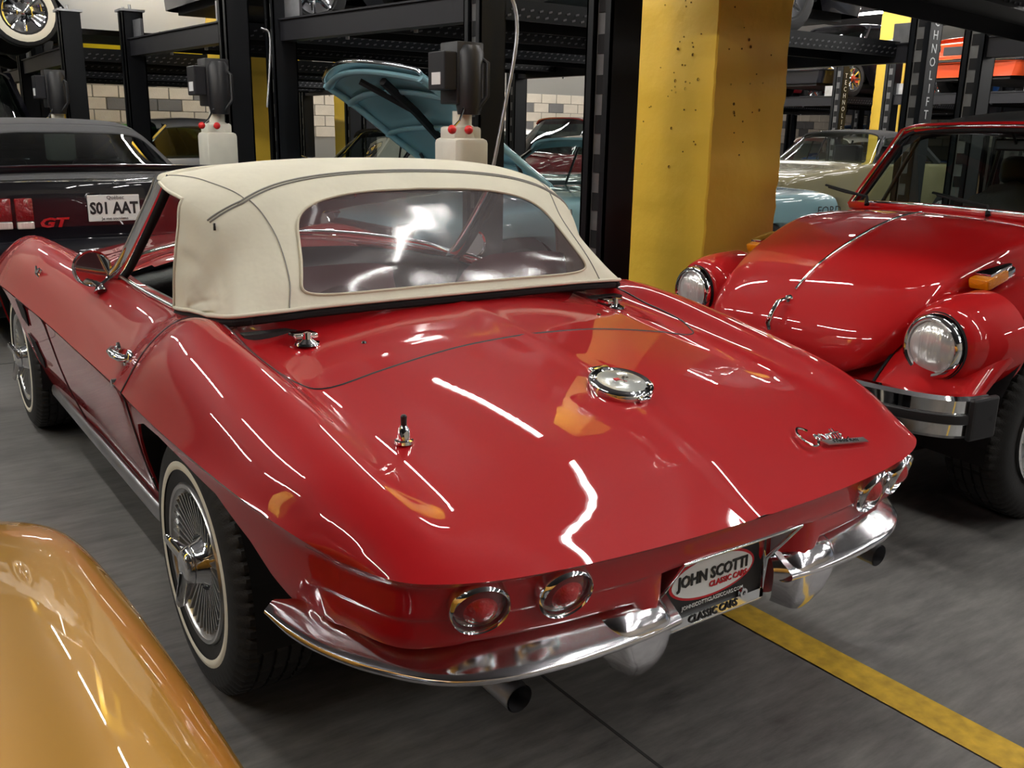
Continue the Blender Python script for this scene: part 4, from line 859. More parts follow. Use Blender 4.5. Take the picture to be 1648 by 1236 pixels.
for dz, sc_ in ((0, 1), (.03, .997), (.12, .985), (.24, .965), (.36, .94)):
    q = ed.copy(); q[:, 0] *= sc_; q[:, 1] = cen[1]+(q[:, 1]-cen[1])*(1-(1-sc_)*.5); z = ed[:, 2]-dz; lo = .18
    for yc in (-.86, -3.45):
        side = np.abs(ed[:, 0]) > .8; lo = np.maximum(lo, np.where(side & (np.abs(ed[:, 1]-yc) < .36), .33+np.sqrt(np.clip(.36**2-(ed[:, 1]-yc)**2, 0, 1)), .18))
    q[:, 2] = np.maximum(z, lo); lay.append(q)
gridmesh(bm, np.array(lay)[:, list(range(len(ed)))+[0]], flip=True)
fin('body', bm, 'gold_paint', gd, 40)
bm = bmesh.new(); tube(bm, [tuple(G(i, 5+jj)+np.array((0, 0, 0))) for i, jj in [(k, 0) for k in np.linspace(2.4, 5.6, 20)]], .0, 3); bm.free()
bm = bmesh.new(); tube(bm, [tuple(G(i, 7.1)) for i in np.linspace(1.7, 6.0, 50)], .0022, 5); fin('bonnet_gap', bm, 'ink', gd)
bm = bmesh.new(); tube(bm, [tuple(G(i, 2.9)) for i in np.linspace(1.7, 6.0, 50)], .0022, 5); fin('bonnet_gap', bm, 'ink', gd)
GL = [[(0,-1.55,.88),(.4,-1.6,.875),(.60,-1.75,.865),(.66,-1.85,.86)],[(0,-1.95,1.05),(.38,-1.98,1.05),(.55,-2.05,1.04),(.60,-2.1,1.02)],[(0,-2.25,1.19),(.36,-2.27,1.185),(.50,-2.32,1.17),(.54,-2.35,1.13)]]
bm = bmesh.new(); gridmesh(bm, Grid(GL, mirror=True)(np.linspace(0, 2, 10)[:, None], np.linspace(0, 6, 24)[None, :]), flip=True); fin('windscreen', bm, 'tint', gd, 60)
RF = [[(0,-2.25,1.19),(.36,-2.27,1.185),(.50,-2.32,1.17),(.56,-2.35,1.10),(.68,-2.3,.86)],[(0,-2.8,1.22),(.36,-2.8,1.21),(.50,-2.8,1.19),(.58,-2.8,1.10),(.70,-2.8,.86)],[(0,-3.3,1.14),(.36,-3.3,1.13),(.48,-3.3,1.11),(.56,-3.3,1.04),(.70,-3.3,.86)],[(0,-3.8,.92),(.36,-3.8,.92),(.5,-3.8,.91),(.6,-3.8,.89),(.70,-3.8,.85)]]
bm = bmesh.new(); gridmesh(bm, Grid(RF, mirror=True)(np.linspace(0, 3, 20)[:, None], np.linspace(0, 8, 30)[None, :]), flip=True); fin('roof', bm, 'gold_paint', gd, 60)
bm = bmesh.new(); box(bm, (-.8, -4.3, .16), (.8, -.05, .22))
for yc in (-.86, -3.45):
    for s in (-1, 1): lathe(bm, [(s*.5, .001), (s*.5, .365), (s*.84, .365)], 24, (0, yc, .33), a0=-.1, a1=PI+.1)
fin('underbody', bm, 'matte', gd)
for yc in (-.86, -3.45):
    for s in (-1, 1): alloy_wheel((s*.76, yc, .33), gd, s, spokes=5)
# ------------------------------------------------------------------ garage: pillars, block walls
def pillar(x, y, w, d, label):
    bm = bmesh.new(); vs = box(bm, (x, y, 0), (x+w, y+d, 4.4)); bmesh.ops.subdivide_edges(bm, edges=[e for e in bm.edges if abs(e.verts[0].co.z-e.verts[1].co.z) > 1], cuts=90)
    for v in bm.verts:
        v.co.x += random.uniform(-.003, .003); v.co.y += random.uniform(-.003, .003)
    bmesh.ops.bevel(bm, geom=[e for e in bm.edges if abs(e.verts[0].co.z-e.verts[1].co.z) > .01], offset=.008, segments=1, affect='EDGES')
    o = fin('pillar', bm, 'yellow', None, 20, 0); tag(o, label, 'pillar'); return o
pil = pillar(2.28, 2.40, .55, .58, 'wide yellow concrete pillar between the red roadster and the red compact car')
rng = random.Random(5); bm = bmesh.new()
for k in range(60):
    left = k < 36; r_ = rng.choice([.003, .004, .004, .005, .008]); z = rng.uniform(1.15, 2.05) if k % 2 else rng.gauss(1.62, .12)
    if left: y = rng.uniform(2.48, 2.92) if k % 2 else rng.gauss(2.62, .06); c = (2.2755, y, z); lathe(bm, [(-.0005, r_), (.002, r_*.8), (.006, .0001)], 7, c, axis='X')
    else: c = (rng.uniform(2.34, 2.7), 2.3955, z); lathe(bm, [(-.0005, r_), (.002, r_*.8), (.006, .0001)], 7, c, axis='Y')
tag(fin('air_hole', bm, 'pit', pil), kind='stuff')
pillar(2.07, 9.05, .55, .55, 'yellow concrete pillar behind the post with the left large white tank'); 
p3_ = pillar(13.7, 8.8, .55, .55, 'distant yellow pillar with a white paper notice, right of centre')
bm = bmesh.new(); box(bm, (13.78, 8.782, 1.62), (14.12, 8.796, 1.90)); nt_ = fin('paper_notice', bm, 'white', p3_); bm = bmesh.new(); box(bm, (13.83, 8.779, 1.77), (14.07, 8.782, 1.785)); box(bm, (13.86, 8.779, 1.72), (14.04, 8.782, 1.735)); tag(fin('print_line', bm, 'ink', nt_), kind='stuff')
pillar(1.3, 17.2-2, .5, .5, 'distant yellow pillar at the far left behind the lifts'); pillar(5.9, 14.2, .5, .5, 'distant yellow pillar near the far block wall')
def block_wall(name, o, d, n, rows, z0, m='block', gone=()):
    """a wall with individually laid blocks facing the room"""
    d = Vector(d); nrm = Vector((d.y, -d.x, 0)); bm = bmesh.new(); L = n*.42
    obox(bm, Vector(o)+d*L/2+Vector((0, 0, 2.2))-nrm*.1, d*(L/2+.4), -nrm*.1, Vector((0, 0, 2.2))); w = tag(fin(name, bm, 'mortar'), kind='structure')
    bm = bmesh.new(); box(bm, (-.2, -.02, -.095), (.2, .03, .095), bev=.006); proto = fin('block', bm, m, w); me = proto.data; bpy.data.objects.remove(proto)
    me2 = me.copy(); me2.materials.clear(); me2.materials.append(M['block_dark'])
    for r_ in range(rows):
        for k in range(n-1):
            b = bpy.data.objects.new('block', me if random.random() < .8 else me2); p = Vector(o)+d*(.42*(k+.5+.5*(r_ % 2)))+Vector((0, 0, z0+.2*r_)); b.location = p+nrm*random.uniform(-.004, .004)
            b.rotation_euler = (0, 0, math.atan2(d.y, d.x)); link(b, w)
    # above and below: plain rendered band
    return w
block_wall('wall_back', (-2.5, 16.5, 0), (1, 0, 0), 64, 5, 1.30)
block_wall('wall_right', (24., 17, 0), (0, -1, 0), 48, 5, 1.30)
bm = bmesh.new(); box(bm, (-14, 16.6, 0), (-2.5, 16.8, 4.4)); tag(fin('wall_back', bm, 'block'), kind='structure')
bm = bmesh.new(); box(bm, (-14.2, -12, 0), (-14, 17, 4.4)); tag(fin('wall_left', bm, 'block_dark'), kind='structure')
bm = bmesh.new(); box(bm, (-14, -12.2, 0), (26, -12, 4.4)); tag(fin('wall_front', bm, 'block'), kind='structure')
bm = bmesh.new(); box(bm, (13.4, 16.40, 0), (14.5, 16.46, 2.15), bev=.01); dr = tag(fin('door_1', bm, 'lift_grey'), kind='structure')
bm = bmesh.new()
for a, b in (((13.3, 0), (13.4, 2.25)), ((14.5, 0), (14.6, 2.25)), ((13.3, 2.15), (14.6, 2.25))): box(bm, (a[0], 16.36, a[1]), (b[0], 16.48, b[1]))
fin('door_frame', bm, 'white', dr)
# ------------------------------------------------------------------ four-post car lifts
PW = .095
def post_mesh(bm, c, h, mi=0):
    x, y = c; t = .012
    box(bm, (x-PW, y-PW, 0), (x+PW, y-PW+t, h)); box(bm, (x-PW, y+PW-t, 0), (x+PW, y+PW, h)); box(bm, (x+PW-t, y-PW, 0), (x+PW, y+PW, h))
    box(bm, (x-PW, y-PW, 0), (x-PW+t, y-PW+.05, h)); box(bm, (x-PW, y+PW-.05, 0), (x-PW+t, y+PW, h)); box(bm, (x-.16, y-.16, 0), (x+.16, y+.16, .015))
def lift(P, h, label, top=3.0, tank=None, letters=(), detail=True, tops=None, rw=((.10, .34), (.66, .90)), group='car lifts of the garage'):
    """P = front near, front far, rear far, rear near (plan positions)"""
    c = sum((Vector((*p, 0)) for p in P), Vector())/4; t = empty('car_lift', (c.x, c.y, 0), 0, label, 'car lift', group)
    inv = Matrix.Translation(-c)
    def F(name, bm, m, par=t, sm=None):
        bm.transform(inv); return fin(name, bm, m, par, sm)
    for k, p in enumerate(P):
        hh = (tops[k] if tops else top); bm = bmesh.new(); post_mesh(bm, p, hh); po = F('post', bm, 'lift')
        if detail:
            bm = bmesh.new(); x, y = p; box(bm, (x-PW+.03, y-.045, .1), (x-PW+.036, y+.045, hh-.05)); F('ladder_strip', bm, 'ladder', po)
            n = int((hh-.3)/.19)
            bm = bmesh.new()
            for q in range(n): box(bm, (x-PW+.024, y-.032, .2+q*.19), (x-PW+.031, y+.032, .29+q*.19))
            tag(F('ladder_slot', bm, 'matte', po), kind='stuff')
            bm = bmesh.new(); box(bm, (x-PW-.02, y-PW-.02, hh), (x+PW+.02, y+PW+.02, hh+.02)); tube(bm, [(x, y, hh), (x, y, hh+.07)], .014, 8); tube(bm, [(x-.05, y+.05, hh), (x-.05, y+.05, hh+.05)], .012, 8); F('post_cap', bm, 'galv', po)
    V3 = lambda p, z=0.: Vector((p[0], p[1], z))
    for a, b in ((P[0], P[1]), (P[3], P[2])):      # cross beams
        A, B = V3(a), V3(b); d = (B-A).normalized(); n = Vector((d.y, -d.x, 0)); bm = bmesh.new()
        obox(bm, (A+B)/2+Vector((0, 0, h-.07)), d*((B-A).length/2-.02), n*.055, Vector((0, 0, .075))); cb = F('cross_beam', bm, 'lift_grey')
        bm = bmesh.new(); obox(bm, (A+B)/2+Vector((0, 0, h+.012)), d*((B-A).length/2-.10), n*.075, Vector((0, 0, .006))); F('beam_flange', bm, 'lift_grey', cb)
        if detail:
            bm = bmesh.new(); tube(bm, [A+d*.1+n*.09+Vector((0, 0, h-.02)), (A+B)/2+n*.09+Vector((0, 0, h-.05)), B-d*.1+n*.09+Vector((0, 0, h-.01))], .006, 6); F('lift_cable', bm, 'galv', cb)
            for q in (.33, .67):
                bm = bmesh.new(); cc = A+(B-A)*q+n*.09; tube(bm, [cc+Vector((0, 0, h-.01)), cc+Vector((0, 0, h-.16))], .016, 8); F('cable_guide', bm, 'galv', cb)
            for e, s in ((A, 1), (B, -1)):
                bm = bmesh.new(); cc = e+d*s*.20; obox(bm, cc+Vector((0, 0, h+.09)), d*.11, n*.012, Vector((0, 0, .10))); F('end_plate', bm, 'galv', cb)
    for f0, f1 in rw:        # runways
        a0, a1 = V3(P[0])*(1-f0)+V3(P[1])*f0, V3(P[0])*(1-f1)+V3(P[1])*f1; b0, b1 = V3(P[3])*(1-f0)+V3(P[2])*f0, V3(P[3])*(1-f1)+V3(P[2])*f1
        A, B = (a0+a1)/2, (b0+b1)/2; d = (B-A).normalized(); n = Vector((d.y, -d.x, 0)); w = (a1-a0).length/2; bm = bmesh.new()
        obox(bm, (A+B)/2+Vector((0, 0, h+.02)), d*(B-A).length/2, n*w, Vector((0, 0, .012)))
        for s in (-1, 1): obox(bm, (A+B)/2+n*w*s+Vector((0, 0, h-.03)), d*(B-A).length/2, n*.006, Vector((0, 0, .065)))
        ru = F('runway', bm, 'lift')
        if detail:      # raised tread studs along both edges
            bm = bmesh.new(); L_ = (B-A).length; N = int(L_/.075)
            for s in (-1, 1):
                for q in range(N):
                    for zz in (-.055, -.015):
                        cc = A+d*(.05+q*L_/N+(.03 if zz > -.04 else 0))+n*(w*s+.008*s)+Vector((0, 0, h-.01+zz)); obox(bm, cc, d*.014+Vector((0, 0, .004)), n*.004, Vector((0, 0, .006)))
            tag(F('tread_stud', bm, 'stud', ru), kind='stuff')
    if tank is not None:
        p = V3(P[tank]); o = p+Vector((-.20, -.06, 0))
        bm = bmesh.new(); box(bm, o+Vector((-.10, -.10, 1.50)), o+Vector((.09, .10, 1.86)), bev=.01); lathe(bm, [(1.44, .07), (1.52, .085), (1.80, .085), (1.84, .06)], 20, o+Vector((.0, -.08, 0)), axis='Z', cap=True); tube(bm, [o+Vector((.05, -.10, 1.78)), o+Vector((.08, -.16, 1.74)), o+Vector((.08, -.16, 1.55)), o+Vector((.02, -.14, 1.47))], .014, 8); mo = F('motor', bm, 'black', t, 40)
        bm = bmesh.new(); box(bm, o+Vector((-.19, -.10, 1.58)), o+Vector((-.10, .09, 1.80)), bev=.008); cbx = F('control_box', bm, 'lift_grey', mo)
        bm = bmesh.new(); box(bm, o+Vector((-.194, -.06, 1.61)), o+Vector((-.190, .04, 1.68))); F('maker_label', bm, 'white', mo)
        bm = bmesh.new(); box(bm, o+Vector((-.13, -.13, .98)), o+Vector((.12, .13, 1.30)), bev=.03); lathe(bm, [(1.28, .10), (1.36, .09), (1.38, .06), (1.46, .06)], 20, o, axis='Z'); box(bm, o+Vector((-.11, -.09, 1.28)), o+Vector((.09, .09, 1.37)), bev=.02); tk = F('oil_tank', bm, 'tank', t, 40)
        bm = bmesh.new(); tube(bm, [o+Vector((-.06, -.12, 1.48)), o+Vector((-.12, -.16, 1.40)), o+Vector((-.17, -.17, 1.36))], .007, 6); lv = F('release_lever', bm, 'chrome', t)
        for dx, dy in ((-.18, -.175), (-.06, -.17)):
            bm = bmesh.new(); bmesh.ops.create_uvsphere(bm, u_segments=12, v_segments=8, radius=.027); bm.transform(Matrix.Translation(o+Vector((dx, dy, 1.35)))); F('lever_knob', bm, 'redknob', t, 60)
    for (k, face, z) in letters:
        x, y = P[k]; tx = '\n'.join('TECHNOLIFT'); 
        m4 = basis((x, y-PW-.002, z), (1, 0, 0), (0, 0, 1)) if face == 'y' else basis((x-PW-.002, y, z), (0, -1, 0), (0, 0, 1))
        text('lettering', tx, .11, 'plate', inv @ m4, t)
    return t
Hh = 2.15
LA = lift([(1.83, -.05), (1.83, 2.67), (6.47, 3.42), (6.6, .45)], Hh, 'black four-post lift over the red compact car', 3.2, letters=(), rw=((.10, .32), (.60, .82)))
LB = lift([(2.03, 4.12), (1.66, 6.50), (6.55, 6.35), (6.53, 3.96)], Hh, 'black four-post lift over the blue car with raised bonnet', 3.2, tank=0, letters=((3, 'y', 2.05),))
LC = lift([(1.38, 6.78), (1.20, 9.2), (5.9, 9.2), (6.0, 6.75)], Hh, 'black four-post lift with hydraulic tank in front of a yellow pillar', 3.2, tank=0, tops=(3.2, 2.42, 3.2, 3.2), letters=((3, 'y', 1.98),))
LD = lift([(.72, 9.66), (.74, 12.45), (5.0, 12.1), (5.1, 9.6)], 2.08, 'black four-post lift holding the white car with whitewall tyres', 2.42, tank=0)
for k, (x, y) in enumerate(((13.1, 3.2), (13.1, 6.1), (13.1, 9.6), (13.1, 12.5), (18.6, 3.2), (18.6, 6.1), (18.6, 9.6), (18.6, 12.5))):
    lift([(x, y), (x, y+2.5), (x+4.7, y+2.5), (x+4.7, y)], 2.05, ['first', 'second', 'third', 'fourth'][k % 4]+' lift from the right in the '+('middle' if k < 4 else 'far')+' row of black car lifts', 2.9, detail=k < 4, letters=((0, 'y', 1.9),) if k in (1, 2, 5) else ())
lift([(.9, 12.8), (.9, 15.2), (5.6, 15.2), (5.6, 12.8)], 2.05, 'farthest black lift at the left, near the back wall', 2.7)
# hanging conduits
def hose(pts, r, label):
    bm = bmesh.new(); P = spline(pts, 14); tube(bm, P, [r*(1+.12*(i % 2)) for i in range(len(P))], 8); tag(fin('conduit', bm, 'galv', None, 60), label, 'cable')
hose([(1.98, 3.98, 2.16), (2.08, 3.92, 2.14), (2.12, 3.90, 1.9), (2.02, 3.90, 1.4), (1.92, 3.92, .9)], .011, 'ribbed metal conduit hanging beside the centre lift post')
hose([(1.50, 6.50, 2.1), (1.56, 6.48, 2.05), (1.54, 6.46, 1.8), (1.5, 6.45, 1.5)], .008, 'thin hose hanging left of the raised blue bonnet')
# ------------------------------------------------------------------ generic cars
def wheel_simple(loc, parent, s, R, hub='chrome', ww=False):
    bm = bmesh.new(); lathe(bm, [(-.08, R*.62), (-.10, R*.68), (-.10, R*.85), (-.085, R*.97), (-.06, R), (.06, R), (.085, R*.97), (.1, R*.85), (.1, R*.6)], 28); ty = fin('tyre', bm, 'rubber', parent, 40); ty.location = loc
    if s > 0: ty.rotation_euler = (0, 0, PI)
    if ww: ring_on('whitewall', R*.66, R*.86, .101, 'whitewall', ty, 28)
    bm = bmesh.new(); lathe(bm, [(-.08, R*.64), (-.095, R*.60), (-.075, R*.5), (-.06, R*.3), (-.085, R*.22), (-.09, .001)], 28)
    for k in range(8):
        a = 2*PI*k/8; rd = Vector((0, math.cos(a), math.sin(a))); tube(bm, [Vector((-.07, 0, 0))+rd*R*.24, Vector((-.086, 0, 0))+rd*R*.56], .016, 5)
    fin('hubcap', bm, hub, ty, 40); return ty
def car(name, loc, rz, col, label, L=4.6, Wd=1.78, H=1.36, hood=.86, belt=.88, tail=.86, cab=(1.7, 3.7), top=None, cat='car', ww=False, glass='tint', group=None, hub='chrome', z=0., wsl=.5, rsl=.55, R=.32, axles=(.85, 3.5)):
    """local +Y forward, tail at y=0"""
    t = empty(name, (loc[0], loc[1], z), rz, label, cat, group); w = Wd/2
    yf, yr = L-axles[0], L-axles[1]
    ys = [(0, tail-.22, .80), (.03, tail-.06, .90), (.25, tail, .96), (cab[0]*.5, tail+.01, 1.), (cab[0], belt, 1.), (cab[1], belt, 1.), (cab[1]+.4, hood+.0, .99), (L-.6, hood-.05, .97), (L-.12, hood-.12, .92), (L, hood-.28, .82)]
    rows = [[(0, y, z_+.01), (w*q*.5, y, z_+.005), (w*q*.88, y, z_-.015), (w*q*.98, y, z_-.07), (w*q, y, .62 if z_ > .64 else z_-.1)] for y, z_, q in ys]
    G = Grid(rows, mirror=True); A_ = G(np.linspace(0, 9, 64)[:, None], np.linspace(0, 8, 34)[None, :]); bm = bmesh.new(); gridmesh(bm, A_)
    n, m_ = A_.shape[:2]; ed = np.array([A_[i, 0] for i in range(n-1, -1, -1)]+[A_[0, j] for j in range(1, m_)]+[A_[i, m_-1] for i in range(1, n)]+[A_[n-1, j] for j in range(m_-2, 0, -1)]); lay = []
    for f_ in (0, .12, .35, .6, .8, 1.):
        q = ed.copy(); q[:, 0] *= 1-.06*f_**2; zb = np.full(len(ed), .22); side = np.abs(ed[:, 0]) > w*.7
        for yc in (yf, yr): zb = np.maximum(zb, np.where(side & (np.abs(ed[:, 1]-yc) < R+.05), R+np.sqrt(np.clip((R+.05)**2-(ed[:, 1]-yc)**2, 0, 9))*.8, .22))
        zb = np.minimum(zb, ed[:, 2]-.01); q[:, 2] = ed[:, 2]*(1-f_)+zb*f_; lay.append(q)
    gridmesh(bm, np.array(lay)[:, list(range(len(ed)))+[0]], flip=True); fin('body', bm, col, t, 42)
    bm = bmesh.new(); box(bm, (-w*.7, .1, .18), (w*.7, L-.1, .26))
    for yc in (yf, yr):
        for s in (-1, 1): lathe(bm, [(s*w*.6, .001), (s*w*.6, R+.05), (s*w*.93, R+.05)], 16, (0, yc, R), a0=-.1, a1=PI+.1)
    fin('underbody', bm, 'underside', t)
    c0, c1 = cab; wt_ = w*.70; r0, r1 = c0+rsl, c1-wsl
    # glasshouse (rows rear to front) and roof skin
    GG = Grid([[(0, c0, belt), (w*.5, c0, belt), (w*.84, c0+.05, belt-.01), (w*.90, c0+.2, belt-.02)], [(0, r0, H-.02), (wt_*.6, r0, H-.025), (wt_*.95, r0+.03, H-.06), (wt_*1.04, r0+.08, H-.10)]], mirror=True)
    bm = bmesh.new(); gridmesh(bm, GG(np.linspace(0, 1, 6)[:, None], np.linspace(0, 6, 18)[None, :])); fin('rear_glass', bm, glass, t, 60)
    GG = Grid([[(0, r1, H-.02), (wt_*.6, r1, H-.025), (wt_*.95, r1-.03, H-.06), (wt_*1.04, r1-.08, H-.10)], [(0, c1+.04, belt), (w*.5, c1+.02, belt), (w*.82, c1-.05, belt-.01), (w*.90, c1-.16, belt-.02)]], mirror=True)
    bm = bmesh.new(); gridmesh(bm, GG(np.linspace(0, 1, 6)[:, None], np.linspace(0, 6, 18)[None, :])); fin('windscreen', bm, glass, t, 60)
    for s in (-1, 1):
        bm = bmesh.new(); q = [(s*w*.90, c0+.22, belt-.02), (s*w*.90, c1-.16, belt-.02), (s*wt_*1.03, r1-.08, H-.10), (s*wt_*1.03, r0+.1, H-.10)]; bm.faces.new([bm.verts.new(p) for p in (q if s > 0 else q[::-1])]); fin('side_glass', bm, glass, t)
        bm = bmesh.new(); tube(bm, [(s*w*.90, c0+.21, belt-.02), (s*wt_*1.03, r0+.08, H-.09)], .05 if top else .035, 6); fin('rear_pillar', bm, top or col, t)
        bm = bmesh.new(); tube(bm, [(s*w*.90, c1-.15, belt-.02), (s*wt_*1.03, r1-.07, H-.09)], .022, 6); fin('front_pillar', bm, 'chrome', t)
        bm = bmesh.new(); tube(bm, [(s*w*.905, c0+.2, belt-.015), (s*w*.905, c1-.15, belt-.015)], .009, 5); fin('belt_moulding', bm, 'chrome', t)
        bm = bmesh.new(); tube(bm, [(s*w*.90, (c0+c1)/2-.1, belt), (s*wt_*1.03, (r0+r1)/2-.1, H-.09)], .012, 5); fin('window_pillar', bm, 'black', t)
    RR = Grid([[(0, y, H-d), (wt_*.6, y, H-.01-d), (wt_*.93, y, H-.04-d), (wt_*1.05, y, H-.10-d)] for y, d in ((r0-.03, .025), ((r0+r1)/2, -.01), (r1+.03, .02))], mirror=True)
    bm = bmesh.new(); gridmesh(bm, RR(np.linspace(0, 2, 12)[:, None], np.linspace(0, 6, 22)[None, :])); solidify(bm, .02); fin('roof', bm, top or col, t, 60)
    bm = bmesh.new(); box(bm, (-w*.8, c0+.35, .35), (w*.8, c1-.3, belt-.03)); fin('cabin_interior', bm, 'interior', t)
    for s in (-1, 1):
        bm = bmesh.new(); box(bm, (s*w*.42-.22, (c0+c1)/2-.35, belt-.06), (s*w*.42+.22, (c0+c1)/2-.2, belt+.22), bev=.04); fin('seat_back', bm, 'interior', t)
    for y0, nm in ((-.07, 'rear_bumper'), (L-.05, 'front_bumper')):
        bm = bmesh.new(); k = 1 if y0 > 0 else -1; yy_ = L if k > 0 else 0
        P = spline([(-w*1.0, yy_-k*.35, .46), (-w*.93, yy_-k*.05, .46), (-w*.6, yy_+k*.06, .46), (0, yy_+k*.09, .46), (w*.6, yy_+k*.06, .46), (w*.93, yy_-k*.05, .46), (w*1.0, yy_-k*.35, .46)], 4); tube(bm, P, .055, 8, flat=(.5, 1.2) if False else (1, .6)); fin(nm, bm, 'chrome', t, 50)
    for s in (-1, 1):
        bm = bmesh.new(); lathe(bm, [(L-.10, .11), (L+.0, .10), (L+.015, .085)], 20, (s*w*.68, 0, .62), axis='Y'); hr = fin('headlamp_ring', bm, 'chrome', t, 50)
        bm = bmesh.new(); lathe(bm, [(L+.01, .088), (L+.03, .05), (L+.035, .001)], 20, (s*w*.68, 0, .62), axis='Y'); fin('headlamp_lens', bm, 'lampglass', hr, 50)
        bm = bmesh.new(); box(bm, (s*w*.66-.13, -.03, .58), (s*w*.66+.13, .06, .70), bev=.01); fin('tail_lamp', bm, 'lens', t)
        for yc in (yf, yr): wheel_simple((s*(w-.13), yc, R), t, s, R, hub, ww)
    bm = bmesh.new(); box(bm, (-w*.5, L-.06, .55), (w*.5, L+.01, .68), bev=.01); fin('grille', bm, 'black', t)
    return t
# --- cars on the floor
R90 = PI/2
car('sedan', (12.7, 7.45), R90, 'olive_paint', 'olive convertible with black soft top, behind the blue car tail', top='dark_fabric', H=1.47, belt=1.04, hood=.99, tail=.98, cab=(1.0, 2.9), glass='glass')
car('sedan', (17.6, 10.85), R90, 'orange_paint', 'orange car with a white roof, beyond the olive convertible', top='white_paint', H=1.40, glass='glass')
car('sedan', (23.2, 13.9), R90, 'blue_car', 'small blue car far off beside the distant yellow pillar', H=1.72, glass='glass', hood=1., belt=1.0)
car('estate_car', (11.2, 11.3), R90, 'maroon_paint', 'dark maroon estate car far behind the centre lift posts', H=1.62, belt=1.05, hood=.98, tail=1.0, cab=(.3, 3.4), rsl=.2)
car('sedan', (6.6, 8.1), R90, 'dark_grey_car', 'dark green-grey car under the lift behind the raised bonnet', H=1.38, glass='glass')
car('sedan', (5.2, 10.95), R90, 'silver_paint', 'silver coupe with dark windows behind the left oil tank', H=1.44, rsl=.9, belt=1.0, hood=.92, cab=(1.7, 4.0))
car('sedan', (5.2, 13.8), R90, 'green_car', 'bright green car far away at the left', H=1.4)
car('sedan', (23.2, 7.4), R90, 'red_paint', 'red sedan in the far row near the block wall', H=1.4)
car('sedan', (12.3, 14.4), R90, 'white_paint', 'white sedan against the far block wall', H=1.42)
car('van', (-.42, 9.95), .0, 'black_paint', 'tall black vehicle beyond the black coupe, at the left edge', H=1.93, belt=1.15, hood=1.05, tail=1.1, cab=(.2, 3.6), Wd=1.9, rsl=.55, top='black_paint')
# --- cars up on the lifts
up = Hh+.035
car('sedan', (6.3, 1.45), R90, 'dark_grey_car', 'dark car raised on the lift above the red compact car', z=up)
car('sedan', (6.4, 5.3), R90, 'black_paint', 'black car raised above the blue car with open bonnet', z=up)
car('sedan', (6.0, 8.0), R90, 'dark_grey_car', 'dark car with chrome wheels raised on the left centre lift', z=up)

# --- lifts, pillar and cars added out of frame at left for paintwork to mirror
lift([(-4.9, .2), (-4.9, 2.7), (-9.4, 2.7), (-9.4, .2)], Hh, 'unseen black lift added left of the aisle, to mirror in the red door', 3.0, detail=False)
lift([(-4.9, 3.9), (-4.9, 6.4), (-9.4, 6.4), (-9.4, 3.9)], Hh, 'second unseen black lift added left of the aisle, to mirror in the red fender', 3.0, detail=False)
pillar(-5.6, 3.0, .55, .55, 'unseen yellow pillar left of the aisle, mirrored in the red roadster')
car('sedan', (-9.6, 1.45), -R90, 'violet_car', 'unseen violet car added left of the aisle under a lift, for reflections', H=1.4)
car('sedan', (-9.6, 5.15), -R90, 'white_paint', 'unseen white car added left of the aisle under a lift, for reflections', H=1.4)
car('sedan', (-9.5, 1.45), -R90, 'dark_grey_car', 'unseen grey car added on the lift left of the aisle, for reflections', z=up)
car('sedan', (-9.5, 5.15), -R90, 'black_paint', 'unseen black car added on the second lift left of the aisle, for reflections', z=up)
wc = car('convertible', (4.22, 11.0), R90-.05, 'white_paint', 'white and chrome fifties car with whitewall tyres up on the left lift', z=2.115, ww=True, R=.345, tail=.9, hood=.88)
car('sedan', (4.6, 13.8), R90, 'yellow_car', 'yellow car raised on the farthest left lift', z=2.09)
cols = [('dark_grey_car', 'grey'), ('orange_paint', 'orange'), ('black_paint', 'black'), ('maroon_paint', 'maroon'), ('white_paint', 'white'), ('silver_paint', 'silver'), ('blue_car', 'blue'), ('red_paint', 'red')]
for k, (x, y) in enumerate(((13.1, 3.2), (13.1, 6.1), (13.1, 9.6), (13.1, 12.5), (18.6, 3.2), (18.6, 6.1), (18.6, 9.6), (18.6, 12.5))):
    car('sedan', (x+4.65, y+1.25), R90, cols[k][0], cols[k][1]+' car raised on the '+['first', 'second', 'third', 'fourth'][k % 4]+' lift of the '+('middle' if k < 4 else 'far')+' row', z=2.085)
# ------------------------------------------------------------------ the black coupe ahead: its tail and grey top
mu = empty('muscle_car', (-.01, 5.18, 0), .0, 'black muscle car with grey fabric top, its tail ahead of the red roadster', 'car')
MR = [ # rows from tail forward; centre..side
 [(0,0,.60),(.45,.01,.60),(.75,.04,.60),(.88,.14,.60),(.915,.26,.60)],
 [(0,0,.96),(.45,.01,.96),(.74,.04,.955),(.86,.13,.93),(.905,.24,.84)],
 [(0,.06,1.005),(.45,.07,1.004),(.74,.10,.995),(.855,.18,.965),(.905,.28,.86)],
 [(0,.35,1.015),(.45,.35,1.012),(.72,.36,1.0),(.85,.38,.97),(.91,.42,.86)],
 [(0,.80,1.02),(.45,.80,1.015),(.70,.8,1.0),(.84,.8,.97),(.925,.8,.85)],
 [(0,1.6,1.0),(.45,1.6,1.0),(.70,1.6,.99),(.84,1.6,.96),(.92,1.6,.85)],
 [(0,3.0,.97),(.45,3.0,.97),(.70,3.0,.96),(.84,3.0,.93),(.92,3.0,.82)],
 [(0,4.0,.88),(.45,4.0,.88),(.70,4.0,.87),(.84,4.0,.84),(.92,4.0,.76)],
 [(0,4.58,.74),(.45,4.56,.74),(.68,4.5,.73),(.80,4.42,.70),(.88,4.3,.66)]]
G = Grid(MR, mirror=True); A_ = G(np.linspace(0, 8, 80)[:, None], np.linspace(0, 8, 50)[None, :]); bm = bmesh.new(); gridmesh(bm, A_)
